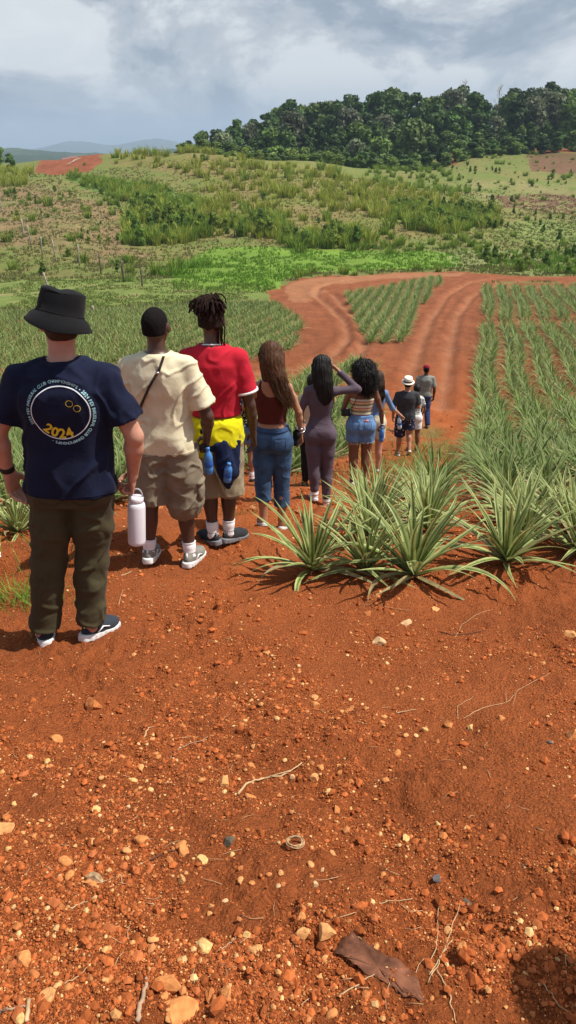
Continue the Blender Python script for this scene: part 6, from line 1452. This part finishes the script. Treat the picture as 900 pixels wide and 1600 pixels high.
# 6 --- person hidden behind her
p = Person(.30, 8.75, 1.48, 'person in beige top and black leggings mostly hidden behind the woman in mauve', 'f', 1.0, 'brown', vox=.014, feet=[(-.08, .0, 5), (.08, -.02, -5)])
p.shirt('beige', hem=.52, e=.014, boxy=.3, sleeve=.6, sr=(.06, .066), amp=.004); p.trousers('black', .06, .56, r=(.095, .065, .05), amp=.002, name='leggings'); hair_cap(p, 'hair', .012, -.05); p.shoes('black', 'blackrub')
# 4 --- woman in polka-dot top hidden behind the man in red
p = Person(-.555, 9.2, 1.50, 'woman in black and white dotted top and pale shorts behind the man in red', 'f', 1.0, 'tan', vox=.012, feet=[(-.09, .0, 5), (.075, .0, -12)], arms={'R': dict(e=(.22, .02, .95), w=(.16, .16, .82), grip=True)})
p.shirt('polka', hem=.56, e=.014, boxy=.3, sleeve=.55, sr=(.06, .066), amp=.004); p.trousers('denimp', .37, .58, r=(.108, .098, .10), amp=.004, name='shorts', seed=3)
s = SDF((-.1, -.25, .66), (.30, .12, .98), .012); s.ell((.09, -.13, .86), (.085, .045, .05), 0); V, Q = s.nets(1); o = link('belt_bag', mk('belt_bag', (V, Q), MS['black']), None, (p.x, p.y, p.z)); tag(o, 'black belt bag on the back of the woman in the dotted top', 'bag')
hc = p.hc; long_hair(p, 'brunette', 'brunette', [hc + (0, -.02, .03), hc + (.02, -.06, -.08), hc + (.03, -.08, -.18)], [.09, .085, .03], 60, .006, 30, .003, seed=8); p.shoes('black', 'blackrub', 'sock', .10)

# 8 --- woman in striped top and denim shorts
p = Person(.925, 8.9, 1.62, 'woman with big curly black hair, striped strapless top and frayed denim shorts', 'f', 1.14, 'brown', vox=.010,
           feet=[(-.085, -.02, 6), (.085, .02, -10)], hip=(.0, 0), head=(-6, 5, 0), knee=(.0, .03),
           arms={'L': dict(e=(-.23, .03, 1.02), w=(-.19, .20, .93)), 'R': dict(e=(.245, -.005, 1.03), w=(.275, .05, .80), twist=10, grip=True)})
p.shirt('stripes', hem=.60, e=.008, boxy=.1, sleeve=0, amp=.0015, name='tube_top', neck=.03, cut=lambda s: (s.cutz(p.H * .735, True)), seed=51)
p.trousers('denimp', .375, .60, r=(.108, .095, .100), e=.010, amp=.004, sc=(8, 8, 9), seed=53, name='denim_shorts')
for i in (-1, 1):
    cx_, cz_ = p.hx + i * .075, p.H * .535; strap(p, [(cx_ - .045, cz_ + .04), (cx_ + .045, cz_ + .04), (cx_ + .043, cz_ - .04), (cx_, cz_ - .06), (cx_ - .043, cz_ - .04), (cx_ - .045, cz_ + .04)], .0025, 'denimd', 'pocket_seam', p.bottom, p.bottom, .002, 40)
pt_ = p.on_back([(.055, p.H * .565)], .006, p.bottom)[0]; m = MB(); m.box(pt_, (.055, .004, .030)); m.build('pink_label', MS['pink'], p.bottom)
rg = np.random.default_rng(2); m = MB()
for i in (-1, 1):
    Hp, kn, An = p.leg[i]; zc = p.feet[0][2] + .375 * p.H; c = Hp + (kn - Hp) * ((Hp[2] - zc) / (Hp[2] - kn[2]))
    for j in range(90): a = rg.uniform(0, 6.28); r_ = .103; q0 = c + (r_ * math.cos(a), r_ * math.sin(a), .004); m.tube([q0, q0 + np.array([rg.normal(0, .006), rg.normal(0, .006), -rg.uniform(.008, .025)])], .0014, 3)
m.build('frayed_hem', MS['white'], p.bottom)
hc = p.hc; h_ = long_hair(p, 'hair', 'hair', [hc + (0, -.03, .05), hc + (.02, -.07, -.04), hc + (.045, -.08, -.12), hc + (.06, -.085, -.19)], [.125, .135, .12, .07], 40, .012, 40, .003, seed=7, amp=.016, frizz=.02, depthy=.8, vol=[(hc + (-.05, -.04, .05), (.08, .09, .08)), (hc + (.06, -.03, .06), (.08, .09, .08))])
curls(p, h_, 'hair', 750, None, 3, .0034, .017); p.shoes('whitemesh', 'whiterub', None)
wr = p.arm[1][2]; m = MB(); a = np.linspace(0, 2 * np.pi, 20); m.tube(np.stack([wr[0] + .029 * np.cos(a), wr[1] + .029 * np.sin(a), wr[2] + .02 + 0 * a], 1), .004, 5); m.build('bracelet', MS['white'], p.root)
cm = link('camera_bag', None, None, put(p, (-.20, -.03, 1.00))); tag(cm, 'small black camera hanging at the left hip of the woman in the striped top', 'camera'); m = MB(); m.box((0, 0, 0), (.11, .07, .075)); m.build('body', MS['blackrub'], cm)
m = MB(); m.lathe([(.03, 0), (.032, .005), (.030, .05), (.022, .055)], 18, Matrix.Rotation(R(90), 4, 'X')); m.build('lens', MS['blackrub'], cm)
m = MB(); m.tube([(.05, 0, .03), (.10, -.09, .15), (.13, -.12, .27), (.16, -.10, .34)], .005, 5); m.build('strap', MS['blackrub'], cm)
# 9 --- woman in light blue top
p = Person(1.30, 10.5, 1.58, 'woman in light blue top and pale shorts holding out a bottle beside the striped-top woman', 'f', 1.0, 'light', vox=.012, feet=[(-.09, -.05, 0), (.08, .05, 0)], head=(-10, 8, 0),
           arms={'R': dict(e=(.25, .04, 1.0), w=(.40, .13, .86), grip=True, twist=20)})
p.shirt('blue', hem=.56, e=.010, boxy=.1, sleeve=1.2, sr=(.055, .048), amp=.004); p.trousers('beige', .36, .59, r=(.106, .10, .104), amp=.005, name='shorts')
hc = p.hc; h_ = long_hair(p, 'brunette', 'hair', [hc + (0, -.02, .03), hc + (.01, -.06, -.10), hc + (.02, -.08, -.24), hc + (.03, -.09, -.38)], [.09, .092, .085, .03], 120, .012, 35, .0035, seed=12, amp=.010); p.shoes('whitemesh', 'whiterub')
wr = p.arm[1][2]; small_bottle(put(p, (wr[0] - .0, wr[1] + .03, wr[2] - .22)), (R(8), R(-6), 0), 'clear water bottle hanging from the hand of the woman in light blue', .21, .032)
small_bottle((1.20, 8.94, P1.z * 0 + Hs(1.2, 8.94) + .60), (R(4), 0, 0), 'blue bottle in the right hand of the woman in denim shorts', .20, .032, 'glass', 'glass')

# 10 --- man in charcoal shirt and white hat, walking
p = Person(2.50, 15.0, 1.74, 'man walking in charcoal t-shirt, dark patterned shorts and white straw hat', 'm', 1.12, 'tan', vox=.012, feet=[(-.10, .10, 0), (.10, -.22, -5, .05, -22)], knee=(.03, .10), head=(0, 14, 0),
           arms={'L': dict(e=(-.26, .02, 1.08), w=(-.25, .12, .86)), 'R': dict(e=(.26, .02, 1.10), w=(.22, .24, 1.10))})
p.shirt('charcoal', hem=.49, e=.020, boxy=.6, sleeve=.75, sr=(.064, .078), amp=.007, seed=61); p.trousers('floral', .28, .51, r=(.118, .112, .114), amp=.007, name='shorts'); hair_cap(p, 'buzz', .004, -.05); p.shoes('black', 'whiterub', laces='whitemesh')
def brim_hat(P, mat, band):
    M = Matrix.Translation(Vector(P.q(0, -.005, .045))) @ Matrix.Rotation(R(10), 4, 'X'); m = MB(); m.lathe([(.087, .0), (.128, -.008), (.134, .0), (.129, .004), (.094, .012), (.092, .03), (.090, .075), (.082, .10), (.06, .108), (.02, .098), (.002, .096)], 36, None, None, False)
    V = m.v[0]; V[:, 1] *= 1.15; m.v[0] = V @ np.array(M)[:3, :3].T + np.array(M)[:3, 3]; h = m.build('straw_hat', MS[mat], P.root); m = MB(); m.lathe([(.0945, .012), (.0965, .013), (.0945, .040), (.092, .041)], 36, None, None, False); V = m.v[0]; V[:, 1] *= 1.15; m.v[0] = V @ np.array(M)[:3, :3].T + np.array(M)[:3, 3]; m.build('hat_band', MS[band], h)
brim_hat(p, 'straw', 'black')
# 11 --- child-sized figure between the two men
p = Person(2.86, 15.9, 1.58, 'woman in black and white patterned top and white shorts between the two men ahead', 'f', 1.0, 'brown', vox=.014, feet=[(-.08, .06, 0), (.09, -.05, 0)], arms={'R': dict(e=(.22, .02, .98), w=(.2, .14, .84))})
p.shirt('bwprint', hem=.56, e=.012, boxy=.3, sleeve=.6, sr=(.058, .066), amp=.004); p.trousers('white', .33, .59, r=(.106, .10, .104), amp=.004, name='shorts'); hair_cap(p, 'hair', .014, -.05); p.shoes('black', 'blackrub')
# 12 --- man with red cap, furthest
p = Person(3.93, 20.6, 1.82, 'man in grey polo shirt, blue jeans and red cap, furthest ahead on the track', 'm', 1.1, 'dark', vox=.014, feet=[(-.10, .12, 0), (.12, -.20, 0, .02, -16)], knee=(.04, .08), arms={'R': dict(e=(.27, -.02, 1.12), w=(.29, .08, .88))})
p.shirt('grey', hem=.51, e=.020, boxy=.55, sleeve=.75, sr=(.064, .078), amp=.007, seed=71); p.trousers('jeans', .05, .52, r=(.10, .080, .072), amp=.006); hair_cap(p, 'buzz', .004, -.05); p.shoes('khaki', 'greyrub')
M = Matrix.Translation(Vector(p.q(0, -.005, .035))); m = MB(); m.lathe([(.090, 0), (.094, .01), (.090, .05), (.07, .085), (.035, .10), (.003, .104)], 28, M, None, False); cp = m.build('cap', MS['redcap'], p.root)
m = MB(); m.lathe([(.0, 0), (.085, -.004), (.088, -.001), (.0, .006)], 24, Matrix.Translation(Vector(p.q(0, .075, .035))) @ Matrix.Diagonal((.85, 1.0, 1, 1)), None, False); m.build('peak', MS['redcap'], cp)

# 13 --- person cut off by the left edge, only a shoe in the photo
p = Person(-2.29, 4.72, 1.72, 'person just beyond the left edge with only the tip of a white shoe in view', 'm', 1.0, 'tan', vox=.014, rot=-72, feet=[(-.11, .0, 5), (.11, .02, -5)])
p.shirt('white', hem=.50, e=.018, boxy=.5, sleeve=.7, amp=.006); p.trousers('khaki', .05, .515, amp=.006); hair_cap(p, 'hair', .006, -.05); p.shoes('whitemesh', 'whiterub')
# 14 --- companion beyond the right edge whose shadow falls into the picture
p = Person(1.57, .90, 1.72, 'person in wide hat just beyond the right edge whose shadow darkens the bottom right corner', 'm', 1.1, 'brown', vox=.014, rot=8)
p.shirt('grey', hem=.50, e=.02, boxy=.5, sleeve=.7, amp=.006); p.trousers('jeans', .05, .515, amp=.006); hair_cap(p, 'hair', .006, -.05); p.shoes('khaki', 'greyrub'); brim_hat(p, 'straw', 'black')
